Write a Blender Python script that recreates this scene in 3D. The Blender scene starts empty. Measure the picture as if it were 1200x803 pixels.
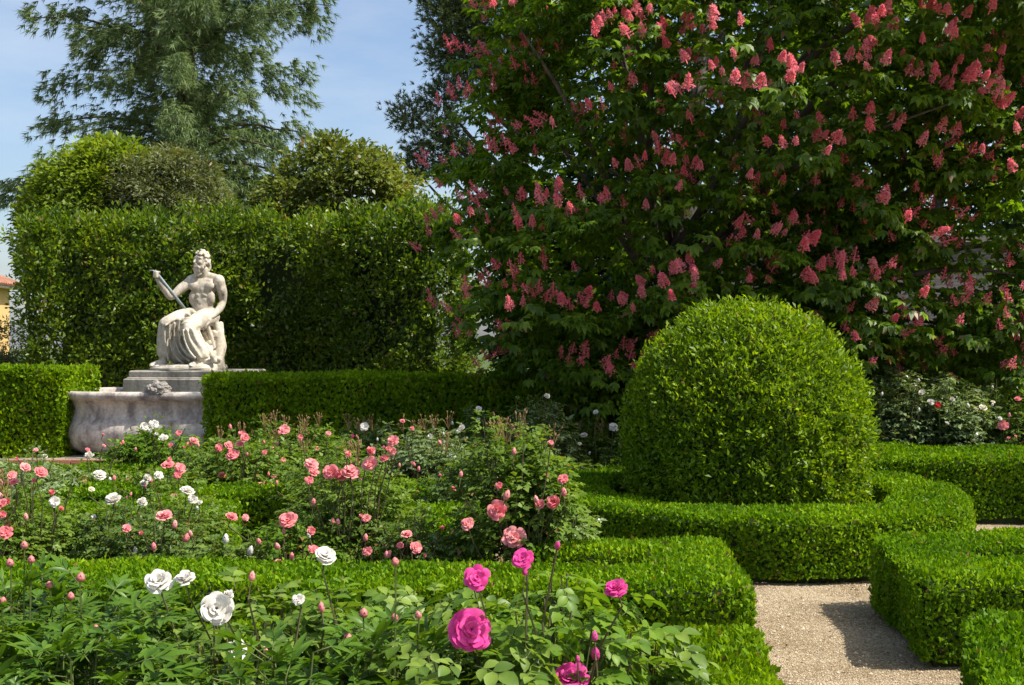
import bpy, bmesh, math, random
import numpy as np
from mathutils import Vector, Matrix, Euler, noise as mnoise

rng = np.random.default_rng(7)
random.seed(7)
SC = bpy.context.scene
COL = SC.collection
R = math.radians

# ------------------------------------------------------------------ camera, sky, sun, exposure
FPX, CX, HY, CAMH = 1287.0, 600.0, 405.0, 1.7
cd = bpy.data.cameras.new('camera')
cam = bpy.data.objects.new('camera', cd); COL.objects.link(cam)
cam.location = (0, 0, CAMH)
cam.rotation_euler = (R(90) + math.atan((HY - 401.5) / FPX), 0, 0)
cd.sensor_width = 36.0; cd.lens = 36.0 * FPX / 1200.0
cd.clip_start = 0.05; cd.clip_end = 2000
SC.camera = cam

SUN_EL, SUN_AZ = 54.0, -11.0          # azimuth from +X towards +Y (the sun stands to the right)
S = Vector((math.cos(R(SUN_EL)) * math.cos(R(SUN_AZ)), math.cos(R(SUN_EL)) * math.sin(R(SUN_AZ)), math.sin(R(SUN_EL))))
w = bpy.data.worlds.new('World'); SC.world = w; w.use_nodes = True
nt = w.node_tree
sky = nt.nodes.new('ShaderNodeTexSky'); sky.sky_type = 'NISHITA'; sky.sun_disc = False
sky.sun_elevation = R(SUN_EL); sky.sun_rotation = R(90 - SUN_AZ)
sky.air_density = 1.0; sky.dust_density = 2.6; sky.ozone_density = 1.6
bg = nt.nodes['Background']; bg.inputs[1].default_value = 0.125
cw = nt.nodes.new('ShaderNodeTexCoord'); cmap = nt.nodes.new('ShaderNodeMapping'); cmap.inputs['Scale'].default_value = (1.2, 1.2, 4.5)
cn = nt.nodes.new('ShaderNodeTexNoise'); cn.inputs['Scale'].default_value = 2.2; cn.inputs['Detail'].default_value = 7; cn.inputs['Roughness'].default_value = 0.6
cr = nt.nodes.new('ShaderNodeMapRange'); cr.inputs[1].default_value = 0.42; cr.inputs[2].default_value = 0.75; cr.inputs[3].default_value = 0.0; cr.inputs[4].default_value = 0.42
cm = nt.nodes.new('ShaderNodeMix'); cm.data_type = 'RGBA'; cm.inputs[7].default_value = (4.6, 4.9, 5.2, 1)      # thin high cloud
nt.links.new(cw.outputs['Generated'], cmap.inputs[0]); nt.links.new(cmap.outputs[0], cn.inputs['Vector']); nt.links.new(cn.outputs['Fac'], cr.inputs[0])
nt.links.new(cr.outputs[0], cm.inputs[0]); nt.links.new(sky.outputs[0], cm.inputs[6]); nt.links.new(cm.outputs[2], bg.inputs[0])
sd = bpy.data.lights.new('sun', 'SUN'); sd.energy = 4.6; sd.angle = R(0.5); sd.color = (1.0, 0.95, 0.86)
sun = bpy.data.objects.new('sun', sd); COL.objects.link(sun)
sun.rotation_euler = S.to_track_quat('Z', 'Y').to_euler(); sun.location = S * 60
SC.view_settings.view_transform = 'Standard'; SC.view_settings.look = 'None'
SC.view_settings.exposure = 0.7; SC.view_settings.gamma = 1.0; SC.view_settings.use_curve_mapping = False
SC.render.engine = 'CYCLES'
cy = SC.cycles
cy.max_bounces = 6; cy.diffuse_bounces = 3; cy.glossy_bounces = 2; cy.transmission_bounces = 4; cy.transparent_max_bounces = 4
cy.caustics_reflective = False; cy.caustics_refractive = False
cy.use_denoising = True
cy.sample_clamp_indirect = 6.0

# ------------------------------------------------------------------ helpers
def P(x, y, Y):
    """a pixel of the photograph at depth Y (metres in front of the camera)"""
    return Vector(((x - CX) / FPX * Y, Y, CAMH + (HY - y) / FPX * Y))

def link(o, parent=None):
    COL.objects.link(o)
    if parent is not None: o.parent = parent
    return o
def tag(o, label=None, cat=None, group=None, kind=None):
    if label: o['label'] = label
    if cat: o['category'] = cat
    if group: o['group'] = group
    if kind: o['kind'] = kind
    return o
def empty(name, loc, label, cat, group=None):
    o = bpy.data.objects.new(name, None); o.empty_display_size = 0.2
    o.location = loc; link(o)
    return tag(o, label, cat, group)

def np_mesh(name, verts, faces, mat, smooth=False):
    """verts (N,3), faces (M,k) all with the same corner count"""
    verts = np.ascontiguousarray(verts, np.float32); faces = np.ascontiguousarray(faces, np.int32)
    me = bpy.data.meshes.new(name)
    M, k = faces.shape
    me.vertices.add(len(verts)); me.vertices.foreach_set('co', verts.ravel())
    me.loops.add(M * k); me.loops.foreach_set('vertex_index', faces.ravel())
    me.polygons.add(M); me.polygons.foreach_set('loop_start', np.arange(0, M * k, k, dtype=np.int32))
    if smooth: me.polygons.foreach_set('use_smooth', np.ones(M, bool))
    me.update(calc_edges=True)
    if mat: me.materials.append(mat)
    return me
def np_obj(name, verts, faces, mat, parent=None, smooth=False, kind=None):
    o = bpy.data.objects.new(name, np_mesh(name, verts, faces, mat, smooth)); link(o, parent)
    if kind: o['kind'] = kind
    return o

class MB:
    """collects shapes into ONE mesh"""
    def __init__(s): s.v = []; s.f = []; s.m = []
    def add(s, vs, fs, mi=0):
        b = len(s.v); s.v += [tuple(v) for v in vs]
        for f in fs: s.f.append([i + b for i in f]); s.m.append(mi)
    def box(s, x0, x1, y0, y1, z0, z1, mi=0):
        s.add([(x0,y0,z0),(x1,y0,z0),(x1,y1,z0),(x0,y1,z0),(x0,y0,z1),(x1,y0,z1),(x1,y1,z1),(x0,y1,z1)],
              [(3,2,1,0),(4,5,6,7),(0,1,5,4),(1,2,6,5),(2,3,7,6),(3,0,4,7)], mi)
    def tube(s, pts, rad, n=6, mi=0, cap=True):
        pts = [Vector(p) for p in pts]
        if not hasattr(rad, '__len__'): rad = [rad] * len(pts)
        vs = []; fs = []
        ref = Vector((0.13, 0.21, 1)).normalized()
        for i, p in enumerate(pts):
            t = (pts[min(i + 1, len(pts) - 1)] - pts[max(i - 1, 0)])
            t = t.normalized() if t.length > 1e-9 else Vector((0, 0, 1))
            a = t.cross(ref)
            if a.length < 0.05: a = t.cross(Vector((1, 0, 0)))
            a.normalize(); b = t.cross(a)
            for k in range(n):
                an = 2 * math.pi * k / n
                vs.append(p + (a * math.cos(an) + b * math.sin(an)) * rad[i])
        for i in range(len(pts) - 1):
            for k in range(n):
                k2 = (k + 1) % n
                fs.append((i*n+k, i*n+k2, (i+1)*n+k2, (i+1)*n+k))
        if cap: fs.append(tuple(range(n))[::-1]); fs.append(tuple((len(pts)-1)*n + k for k in range(n)))
        s.add(vs, fs, mi)
    def lathe(s, prof, n=24, c=(0,0,0), mi=0):
        vs = [(c[0]+r*math.cos(2*math.pi*k/n), c[1]+r*math.sin(2*math.pi*k/n), c[2]+z) for r, z in prof for k in range(n)]
        fs = [(i*n+k, i*n+(k+1)%n, (i+1)*n+(k+1)%n, (i+1)*n+k) for i in range(len(prof)-1) for k in range(n)]
        s.add(vs, fs, mi)
    def mesh(s, name, mats, smooth=False):
        me = bpy.data.meshes.new(name); me.from_pydata(s.v, [], s.f)
        for m in (mats if isinstance(mats, (list, tuple)) else [mats]): me.materials.append(m)
        me.polygons.foreach_set('material_index', s.m)
        if smooth: me.polygons.foreach_set('use_smooth', [True] * len(s.f))
        me.update(); return me
    def build(s, name, mats, parent=None, smooth=False):
        o = bpy.data.objects.new(name, s.mesh(name, mats, smooth)); return link(o, parent)

def nrm(a): return a / np.maximum(np.linalg.norm(a, axis=-1, keepdims=True), 1e-9)
def rvec(n, g=rng): return nrm(g.normal(size=(n, 3)))
def wob(p, f, seed):
    """cheap smooth 3D noise about -1..1"""
    g = np.random.default_rng(seed); o = np.zeros(len(p))
    for i in range(5):
        k = g.normal(size=3); k /= np.linalg.norm(k)
        o += np.sin(p @ (k * f * g.uniform(0.6, 1.7)) + g.uniform(0, 6.28))
    return o / 2.6
def leafq(p, d, n, L, W, fold=0.22, curl=0.12, mid=0.48):
    """one folded quad per leaf -> (4N,3)"""
    N = len(p); L = np.broadcast_to(np.asarray(L, float), (N,))[:, None]; W = np.broadcast_to(np.asarray(W, float), (N,))[:, None]
    d = nrm(d); s = nrm(np.cross(d, n)); n2 = np.cross(s, d)
    m = p + d * L * mid
    v = np.empty((N, 4, 3))
    v[:, 0] = p; v[:, 2] = p + d * L - n2 * L * curl
    v[:, 1] = m + s * W * 0.5 + n2 * W * fold; v[:, 3] = m - s * W * 0.5 + n2 * W * fold
    return v.reshape(-1, 3)
def quads(v): return np.arange(len(v)).reshape(-1, 4)
def leaf_obj(name, v, mat, parent): return np_obj(name, v, quads(v), mat, parent, kind='stuff')

# ------------------------------------------------------------------ materials
def newmat(name):
    m = bpy.data.materials.new(name); m.use_nodes = True
    t = m.node_tree; b = t.nodes['Principled BSDF']
    return m, t, b
def ramp(t, stops):
    r = t.nodes.new('ShaderNodeValToRGB'); e = r.color_ramp.elements
    while len(e) < len(stops): e.new(0.5)
    for i, (p, c) in enumerate(stops): e[i].position = p; e[i].color = (*c, 1)
    return r
def leafmat(name, dark, mid, light, transl=0.35, rough=0.42, spec=0.4, patch=1.2, tcol=None, patch_amt=0.45, brown=0.012):
    m, t, b = newmat(name)
    g = t.nodes.new('ShaderNodeNewGeometry'); tc = t.nodes.new('ShaderNodeTexCoord')
    nz = t.nodes.new('ShaderNodeTexNoise'); nz.inputs['Scale'].default_value = patch; nz.inputs['Detail'].default_value = 3
    t.links.new(tc.outputs['Object'], nz.inputs['Vector'])
    mx = t.nodes.new('ShaderNodeMix'); mx.data_type = 'FLOAT'; mx.inputs[0].default_value = patch_amt
    t.links.new(g.outputs['Random Per Island'], mx.inputs[2])
    mr = t.nodes.new('ShaderNodeMapRange'); mr.inputs[1].default_value = 0.3; mr.inputs[2].default_value = 0.7
    t.links.new(nz.outputs['Fac'], mr.inputs[0]); t.links.new(mr.outputs[0], mx.inputs[3])
    r = ramp(t, [(0.0, dark), (0.5, mid), (1.0, light)])
    t.links.new(mx.outputs[0], r.inputs[0])
    gt = t.nodes.new('ShaderNodeMath'); gt.operation = 'GREATER_THAN'; gt.inputs[1].default_value = 1-brown
    ml = t.nodes.new('ShaderNodeMath'); ml.operation = 'MULTIPLY'; ml.inputs[1].default_value = 7.31; fr = t.nodes.new('ShaderNodeMath'); fr.operation = 'FRACT'
    t.links.new(g.outputs['Random Per Island'], ml.inputs[0]); t.links.new(ml.outputs[0], fr.inputs[0]); t.links.new(fr.outputs[0], gt.inputs[0])
    bm_ = t.nodes.new('ShaderNodeMix'); bm_.data_type = 'RGBA'; t.links.new(gt.outputs[0], bm_.inputs[0]); t.links.new(r.outputs[0], bm_.inputs[6]); bm_.inputs[7].default_value = (0.24,0.15,0.06,1)
    col = bm_.outputs[2]; t.links.new(col, b.inputs['Base Color'])
    b.inputs['Roughness'].default_value = rough; b.inputs['Specular IOR Level'].default_value = spec
    tr = t.nodes.new('ShaderNodeBsdfTranslucent')
    hs = t.nodes.new('ShaderNodeMix'); hs.data_type = 'RGBA'; hs.blend_type = 'MULTIPLY'; hs.inputs[0].default_value = 1.0
    t.links.new(col, hs.inputs[6]); hs.inputs[7].default_value = (*(tcol or (1.5, 1.45, 0.45)), 1)
    t.links.new(hs.outputs[2], tr.inputs[0])
    ms = t.nodes.new('ShaderNodeMixShader'); ms.inputs[0].default_value = transl
    t.links.new(b.outputs[0], ms.inputs[1]); t.links.new(tr.outputs[0], ms.inputs[2])
    t.links.new(ms.outputs[0], t.nodes['Material Output'].inputs[0])
    return m
def plain(name, c1, c2, scale=8, rough=0.8, bump=0.0, bscale=40, spec=0.3, detail=6, metallic=0.0, c3=None):
    m, t, b = newmat(name)
    tc = t.nodes.new('ShaderNodeTexCoord'); nz = t.nodes.new('ShaderNodeTexNoise')
    nz.inputs['Scale'].default_value = scale; nz.inputs['Detail'].default_value = detail; nz.inputs['Roughness'].default_value = 0.62
    t.links.new(tc.outputs['Object'], nz.inputs['Vector'])
    r = ramp(t, [(0.32, c1), (0.66, c2)] if c3 is None else [(0.3, c1), (0.5, c2), (0.7, c3)])
    t.links.new(nz.outputs['Fac'], r.inputs[0]); t.links.new(r.outputs[0], b.inputs['Base Color'])
    b.inputs['Roughness'].default_value = rough; b.inputs['Specular IOR Level'].default_value = spec; b.inputs['Metallic'].default_value = metallic
    if bump:
        n2 = t.nodes.new('ShaderNodeTexNoise'); n2.inputs['Scale'].default_value = bscale; n2.inputs['Detail'].default_value = 6
        t.links.new(tc.outputs['Object'], n2.inputs['Vector'])
        bp = t.nodes.new('ShaderNodeBump'); bp.inputs['Strength'].default_value = bump; bp.inputs['Distance'].default_value = 0.02
        t.links.new(n2.outputs['Fac'], bp.inputs['Height']); t.links.new(bp.outputs[0], b.inputs['Normal'])
    return m
def petalmat(name, c, c2, transl=0.3):
    m, t, b = newmat(name)
    oi = t.nodes.new('ShaderNodeObjectInfo'); g = t.nodes.new('ShaderNodeNewGeometry')
    mx = t.nodes.new('ShaderNodeMix'); mx.data_type = 'FLOAT'; mx.inputs[0].default_value = 0.5
    t.links.new(g.outputs['Random Per Island'], mx.inputs[2]); t.links.new(oi.outputs['Random'], mx.inputs[3])
    tc = t.nodes.new('ShaderNodeTexCoord'); nz = t.nodes.new('ShaderNodeTexNoise'); nz.inputs['Scale'].default_value = 5.0; nz.inputs['Detail'].default_value = 5; t.links.new(tc.outputs['Object'], nz.inputs['Vector'])
    m2 = t.nodes.new('ShaderNodeMix'); m2.data_type = 'FLOAT'; m2.inputs[0].default_value = 0.5; t.links.new(mx.outputs[0], m2.inputs[2]); t.links.new(nz.outputs['Fac'], m2.inputs[3])
    r = ramp(t, [(0.25, c), (0.7, c2)]); t.links.new(m2.outputs[0], r.inputs[0])
    t.links.new(r.outputs[0], b.inputs['Base Color']); b.inputs['Roughness'].default_value = 0.75; b.inputs['Specular IOR Level'].default_value = 0.15
    tr = t.nodes.new('ShaderNodeBsdfTranslucent'); t.links.new(r.outputs[0], tr.inputs[0])
    ms = t.nodes.new('ShaderNodeMixShader'); ms.inputs[0].default_value = transl
    t.links.new(b.outputs[0], ms.inputs[1]); t.links.new(tr.outputs[0], ms.inputs[2])
    t.links.new(ms.outputs[0], t.nodes['Material Output'].inputs[0])
    return m

M = {}
M['box'] = leafmat('box_leaf', (0.036,0.10,0.003), (0.115,0.235,0.004), (0.28,0.42,0.007), 0.32, 0.55, 0.14, 1.6)
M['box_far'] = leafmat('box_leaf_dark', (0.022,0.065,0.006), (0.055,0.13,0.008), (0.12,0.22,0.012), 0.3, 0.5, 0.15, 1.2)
M['box_bright'] = leafmat('box_leaf_bright', (0.055,0.125,0.003), (0.155,0.27,0.004), (0.30,0.43,0.009), 0.38, 0.55, 0.14, 1.6)
M['ball'] = leafmat('topiary_leaf', (0.045,0.105,0.004), (0.155,0.265,0.007), (0.34,0.45,0.015), 0.40, 0.45, 0.26, 2.5, patch_amt=0.3)
M['laurel'] = leafmat('laurel_leaf', (0.028,0.068,0.006), (0.095,0.165,0.012), (0.28,0.36,0.03), 0.38, 0.40, 0.36, 0.7, patch_amt=0.4)
M['chestnut'] = leafmat('chestnut_leaf', (0.034,0.085,0.008), (0.105,0.20,0.013), (0.24,0.35,0.025), 0.46, 0.42, 0.35, 0.6, patch_amt=0.35)
M['pine'] = leafmat('pine_needle', (0.065,0.115,0.045), (0.145,0.215,0.075), (0.25,0.32,0.11), 0.28, 0.5, 0.3, 0.35, (1.2,1.2,0.8))
M['pine_dark'] = leafmat('dark_pine_needle', (0.055,0.09,0.035), (0.115,0.16,0.055), (0.18,0.22,0.08), 0.2, 0.5, 0.3, 0.4, (1.2,1.2,0.8))
M['oak'] = leafmat('evergreen_oak_leaf', (0.055,0.085,0.018), (0.13,0.17,0.03), (0.28,0.29,0.06), 0.3, 0.42, 0.35, 0.5)
M['lime'] = leafmat('fresh_green_leaf', (0.065,0.115,0.012), (0.15,0.22,0.02), (0.27,0.35,0.035), 0.38, 0.42, 0.3, 0.6)
M['olive'] = leafmat('grey_green_leaf', (0.07,0.09,0.04), (0.14,0.165,0.07), (0.25,0.27,0.13), 0.25, 0.5, 0.3, 0.8)
M['dark_ever'] = leafmat('dark_evergreen_leaf', (0.015,0.035,0.010), (0.03,0.065,0.014), (0.06,0.1,0.02), 0.25, 0.45, 0.35, 0.6)
M['rose'] = leafmat('rose_leaf', (0.055,0.11,0.015), (0.12,0.20,0.026), (0.22,0.31,0.05), 0.36, 0.42, 0.3, 1.4, patch_amt=0.25)
M['rose_dark'] = leafmat('dark_rose_leaf', (0.045,0.095,0.02), (0.095,0.16,0.032), (0.165,0.235,0.055), 0.34, 0.40, 0.35, 1.4, patch_amt=0.25)
M['rose_pale'] = leafmat('pale_rose_leaf', (0.09,0.14,0.055), (0.17,0.24,0.095), (0.29,0.36,0.16), 0.3, 0.38, 0.45, 1.4, patch_amt=0.25)
M['rose_yellow'] = leafmat('young_rose_leaf', (0.055,0.12,0.010), (0.105,0.2,0.016), (0.18,0.29,0.03), 0.38, 0.45, 0.25, 1.4, patch_amt=0.25)
M['peony'] = leafmat('peony_leaf', (0.035,0.09,0.008), (0.08,0.165,0.013), (0.15,0.245,0.024), 0.36, 0.40, 0.32, 1.4, patch_amt=0.2)
M['twig_shade'] = plain('hedge_twigs_and_shade', (0.016,0.028,0.006), (0.038,0.055,0.012), 45, 0.9)  # twigs and old inner leaves, with the deep shade behind the foliage coloured in
M['bark'] = plain('bark', (0.05,0.042,0.034), (0.14,0.12,0.10), 9, 0.9, 0.6, 25)
M['pinebark'] = plain('pine_bark', (0.05,0.035,0.026), (0.13,0.09,0.065), 6, 0.9, 0.6, 20)
M['stem'] = plain('green_stem', (0.06,0.10,0.02), (0.12,0.13,0.035), 20, 0.6)
M['cane'] = plain('rose_cane', (0.06,0.075,0.025), (0.13,0.10,0.05), 20, 0.7)
M['spent'] = plain('spent_flower', (0.17,0.075,0.03), (0.24,0.17,0.07), 60, 0.8)
M['sepal'] = plain('sepal', (0.07,0.12,0.03), (0.15,0.17,0.06), 40, 0.6)
M['coral'] = petalmat('coral_petal', (0.84,0.17,0.20), (0.93,0.42,0.41))
M['magenta'] = petalmat('magenta_petal', (0.66,0.02,0.24), (0.86,0.12,0.40))
M['white'] = petalmat('white_petal', (0.68,0.63,0.53), (0.80,0.78,0.73))
M['cream'] = petalmat('cream_petal', (0.80,0.72,0.50), (0.86,0.82,0.66))
M['red'] = petalmat('red_petal', (0.6,0.02,0.03), (0.7,0.04,0.05))
M['panicle'] = petalmat('chestnut_floret', (0.90,0.15,0.22), (0.98,0.44,0.49), 0.46)
M['bud'] = plain('bud_skin', (0.55,0.06,0.16), (0.5,0.26,0.16), 30, 0.5)

def marble_mat(name, base, grime, dark, amt=0.5, zscale=1.0):
    m, t, b = newmat(name)
    tc = t.nodes.new('ShaderNodeTexCoord')
    mp = t.nodes.new('ShaderNodeMapping'); mp.inputs['Scale'].default_value = (3.5, 3.5, zscale); t.links.new(tc.outputs['Object'], mp.inputs[0])
    n1 = t.nodes.new('ShaderNodeTexNoise'); n1.inputs['Scale'].default_value = 1.6; n1.inputs['Detail'].default_value = 8; n1.inputs['Roughness'].default_value = 0.65
    t.links.new(mp.outputs[0], n1.inputs['Vector'])
    n2 = t.nodes.new('ShaderNodeTexNoise'); n2.inputs['Scale'].default_value = 26; n2.inputs['Detail'].default_value = 6
    t.links.new(tc.outputs['Object'], n2.inputs['Vector'])
    r1 = ramp(t, [(0.36, dark), (0.5, grime), (0.62, base)]); t.links.new(n1.outputs['Fac'], r1.inputs[0])
    mx = t.nodes.new('ShaderNodeMix'); mx.data_type = 'RGBA'; mx.inputs[0].default_value = amt
    mx.inputs[6].default_value = (*base, 1); t.links.new(r1.outputs[0], mx.inputs[7])
    m2 = t.nodes.new('ShaderNodeMix'); m2.data_type = 'RGBA'; m2.blend_type = 'MULTIPLY'; m2.inputs[0].default_value = 0.5
    r2 = ramp(t, [(0.35, (0.6,0.57,0.5)), (0.6, (1,1,1))]); t.links.new(n2.outputs['Fac'], r2.inputs[0])
    t.links.new(mx.outputs[2], m2.inputs[6]); t.links.new(r2.outputs[0], m2.inputs[7])
    t.links.new(m2.outputs[2], b.inputs['Base Color']); b.inputs['Roughness'].default_value = 0.75; b.inputs['Specular IOR Level'].default_value = 0.25
    bp = t.nodes.new('ShaderNodeBump'); bp.inputs['Strength'].default_value = 0.35; bp.inputs['Distance'].default_value = 0.01
    t.links.new(n2.outputs['Fac'], bp.inputs['Height']); t.links.new(bp.outputs[0], b.inputs['Normal'])
    return m
M['marble'] = marble_mat('weathered_marble', (0.66,0.60,0.49), (0.50,0.44,0.35), (0.26,0.22,0.17), 0.75, 0.8)
M['basin'] = marble_mat('stained_marble', (0.70,0.63,0.54), (0.48,0.42,0.37), (0.20,0.17,0.16), 0.9, 1.4)
M['plinth'] = marble_mat('grey_stone', (0.34,0.31,0.26), (0.23,0.21,0.18), (0.11,0.10,0.085), 0.85, 0.7)
M['rock'] = plain('rough_rock', (0.16,0.14,0.12), (0.36,0.33,0.29), 22, 0.95, 0.9, 40)
M['metal'] = plain('weathered_bronze', (0.16,0.20,0.21), (0.26,0.31,0.32), 20, 0.55, 0.1, 40)
M['brick'] = plain('brick', (0.30,0.12,0.07), (0.42,0.2,0.13), 12, 0.9, 0.4, 60)

def gravel_mat():
    m, t, b = newmat('gravel')
    tc = t.nodes.new('ShaderNodeTexCoord')
    vo = t.nodes.new('ShaderNodeTexVoronoi'); vo.inputs['Scale'].default_value = 105; t.links.new(tc.outputs['Object'], vo.inputs['Vector'])
    n1 = t.nodes.new('ShaderNodeTexNoise'); n1.inputs['Scale'].default_value = 1.7; n1.inputs['Detail'].default_value = 7; t.links.new(tc.outputs['Object'], n1.inputs['Vector'])
    r = ramp(t, [(0.0, (0.21,0.155,0.09)), (0.5, (0.37,0.285,0.175)), (1.0, (0.54,0.44,0.30))])
    sp = t.nodes.new('ShaderNodeSeparateColor'); t.links.new(vo.outputs['Color'], sp.inputs[0]); t.links.new(sp.outputs[0], r.inputs[0])
    mx = t.nodes.new('ShaderNodeMix'); mx.data_type = 'RGBA'; mx.blend_type = 'MULTIPLY'; mx.inputs[0].default_value = 0.8
    r2 = ramp(t, [(0.33, (0.55,0.50,0.42)), (0.62, (1,1,1))]); t.links.new(n1.outputs['Fac'], r2.inputs[0])
    t.links.new(r.outputs[0], mx.inputs[6]); t.links.new(r2.outputs[0], mx.inputs[7]); t.links.new(mx.outputs[2], b.inputs['Base Color'])
    bp = t.nodes.new('ShaderNodeBump'); bp.inputs['Strength'].default_value = 0.9; bp.inputs['Distance'].default_value = 0.012; bp.invert = True
    t.links.new(vo.outputs['Distance'], bp.inputs['Height']); t.links.new(bp.outputs[0], b.inputs['Normal'])
    b.inputs['Roughness'].default_value = 0.9; b.inputs['Specular IOR Level'].default_value = 0.2
    return m
M['gravel'] = gravel_mat()
M['pebble'] = plain('pebble', (0.26,0.2,0.13), (0.6,0.5,0.37), 30, 0.85)
M['litter'] = plain('dry_leaf', (0.12,0.075,0.035), (0.30,0.20,0.09), 40, 0.9)
M['soil'] = plain('soil', (0.05,0.034,0.022), (0.15,0.10,0.065), 9, 0.95, 0.9, 45)

# ------------------------------------------------------------------ ground
def sheet(name, pts, z, mat):
    me = bpy.data.meshes.new(name); me.from_pydata([(x, y, z) for x, y in pts], [], [tuple(range(len(pts)))]); me.materials.append(mat)
    return tag(link(bpy.data.objects.new(name, me)), kind='structure')
sheet('ground', [(-400,-60),(400,-60),(400,900),(-400,900)], 0.0, M['gravel'])
def soil_bed(pts): return sheet('flower_bed', pts, 0.004, M['soil'])
soil_bed([(-5,1.0),(0.9,1.0),(1.02,4.8),(-5,4.8)])
soil_bed([(-6.5,5.75),(1.15,5.75),(1.2,7.05),(0.1,8.1),(-6.5,8.6)])
soil_bed([(-8,9.0),(-0.2,9.0),(-0.2,13.9),(-8,13.9)])
soil_bed([(2.25,5.85),(7,5.85),(7,7.4),(2.4,7.1)])
soil_bed([(0.0,11.0),(14,10.6),(14,30),(0.0,30)])
ringbed = [(2.1+1.5*math.cos(a*math.pi/16), 9.55+1.4*math.sin(a*math.pi/16)) for a in range(32)]
soil_bed(ringbed)
soil_bed([(-16,17.6),(-0.5,17.6),(-0.5,30),(-16,30)])

M['lawn'] = plain('lawn', (0.03,0.055,0.012), (0.075,0.11,0.025), 3, 0.95, 0.6, 60)
sheet('lawn', [(-300,21.5),(300,21.5),(300,850),(-300,850)], 0.009, M['lawn'])

# loose gravel stones on the path
def gravel_stones():
    n = 9000
    p = np.stack([rng.uniform(0.9, 3.6, n), rng.uniform(4.6, 8.4, n), np.full(n, 0.002)], 1)
    base = np.array([(1,0,0),(-0.5,0.87,0),(-0.5,-0.87,0),(0,0,0.8)])
    sz = rng.uniform(0.003, 0.008, n) * np.where(rng.random(n) > 0.97, 2, 1)
    a = rng.uniform(0, 6.28, n); c, s_ = np.cos(a), np.sin(a)
    v = np.empty((n, 4, 3))
    for i, b in enumerate(base):
        v[:, i, 0] = p[:, 0] + sz * (b[0]*c - b[1]*s_); v[:, i, 1] = p[:, 1] + sz * (b[0]*s_ + b[1]*c) ; v[:, i, 2] = p[:, 2] + sz * b[2]
    idx = np.arange(n)[:, None] * 4
    f = np.concatenate([idx + np.array(t) for t in ((0,1,3),(1,2,3),(2,0,3))])
    o = np_obj('loose_gravel', v.reshape(-1, 3), f, M['pebble'], kind='stuff')
    tag(o, 'small loose beige stones scattered over the gravel path', 'gravel')
gravel_stones()
def litter():
    n = 800; p = np.stack([rng.uniform(1.1, 3.2, n), rng.uniform(4.8, 8.0, n), np.full(n, 0.007)], 1)
    edge = rng.random(n) < 0.6; p[edge, 0] = np.where(rng.random(edge.sum()) < 0.5, 1.28, 2.14) + (p[edge,1]-5.7)*0.11 + rng.normal(0, 0.07, edge.sum())
    L = rng.uniform(0.012, 0.032, n); d = rvec(n); d[:, 2] = np.abs(d[:, 2])*0.15
    v = leafq(p, d, np.array([0,0,1.0]) + rvec(n)*0.4, L, L*0.6, 0.2, -0.1)
    o = np_obj('fallen_leaves', v, quads(v), M['litter'], kind='stuff'); tag(o, 'dry brown leaf bits lying along the edges of the gravel path', 'leaf litter')
litter()

# ------------------------------------------------------------------ hedges
CAMXY = np.array([0.0, 0.0])
def inset(pts, d):
    """miter offset inwards of a counter-clockwise outline (outwards for a clockwise one)"""
    n = len(pts); out = []
    for i in range(n):
        a, b, c = np.array(pts[i-1]), np.array(pts[i]), np.array(pts[(i+1) % n])
        e1 = (b-a)/np.linalg.norm(b-a); e2 = (c-b)/np.linalg.norm(c-b)
        n1 = np.array([-e1[1], e1[0]]); n2 = np.array([-e2[1], e2[0]])
        m = n1 + n2; m = m / max(np.dot(m, m), 0.2) * 2
        out.append(tuple(b + m * d * 1.0 if True else b))
    return out
def area2(pts):
    x = np.array(pts); return 0.5*np.sum(x[:,0]*np.roll(x[:,1],-1) - np.roll(x[:,0],-1)*x[:,1])
def in_poly(p, loops):
    c = np.zeros(len(p), bool)
    for L in loops:
        a = np.array(L); b = np.roll(a, -1, 0)
        for (x1,y1),(x2,y2) in zip(a, b):
            k = ((y1 > p[:,1]) != (y2 > p[:,1])) & (p[:,0] < (x2-x1)*(p[:,1]-y1)/((y2-y1) if y2 != y1 else 1e-9) + x1)
            c ^= k
    return c
def edge_dist(p, loops):
    d = np.full(len(p), 9.0); nn = np.zeros((len(p), 2))
    for L in loops:
        a = np.array(L); b = np.roll(a, -1, 0)
        for A, B in zip(a, b):
            e = B - A; l2 = e @ e
            t = np.clip(((p - A) @ e) / l2, 0, 1)
            q = A + t[:, None]*e - p; dd = np.hypot(q[:,0], q[:,1])
            k = dd < d; d[k] = dd[k]; nn[k] = (q / np.maximum(dd, 1e-6)[:, None])[k]
    return d, nn

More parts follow.
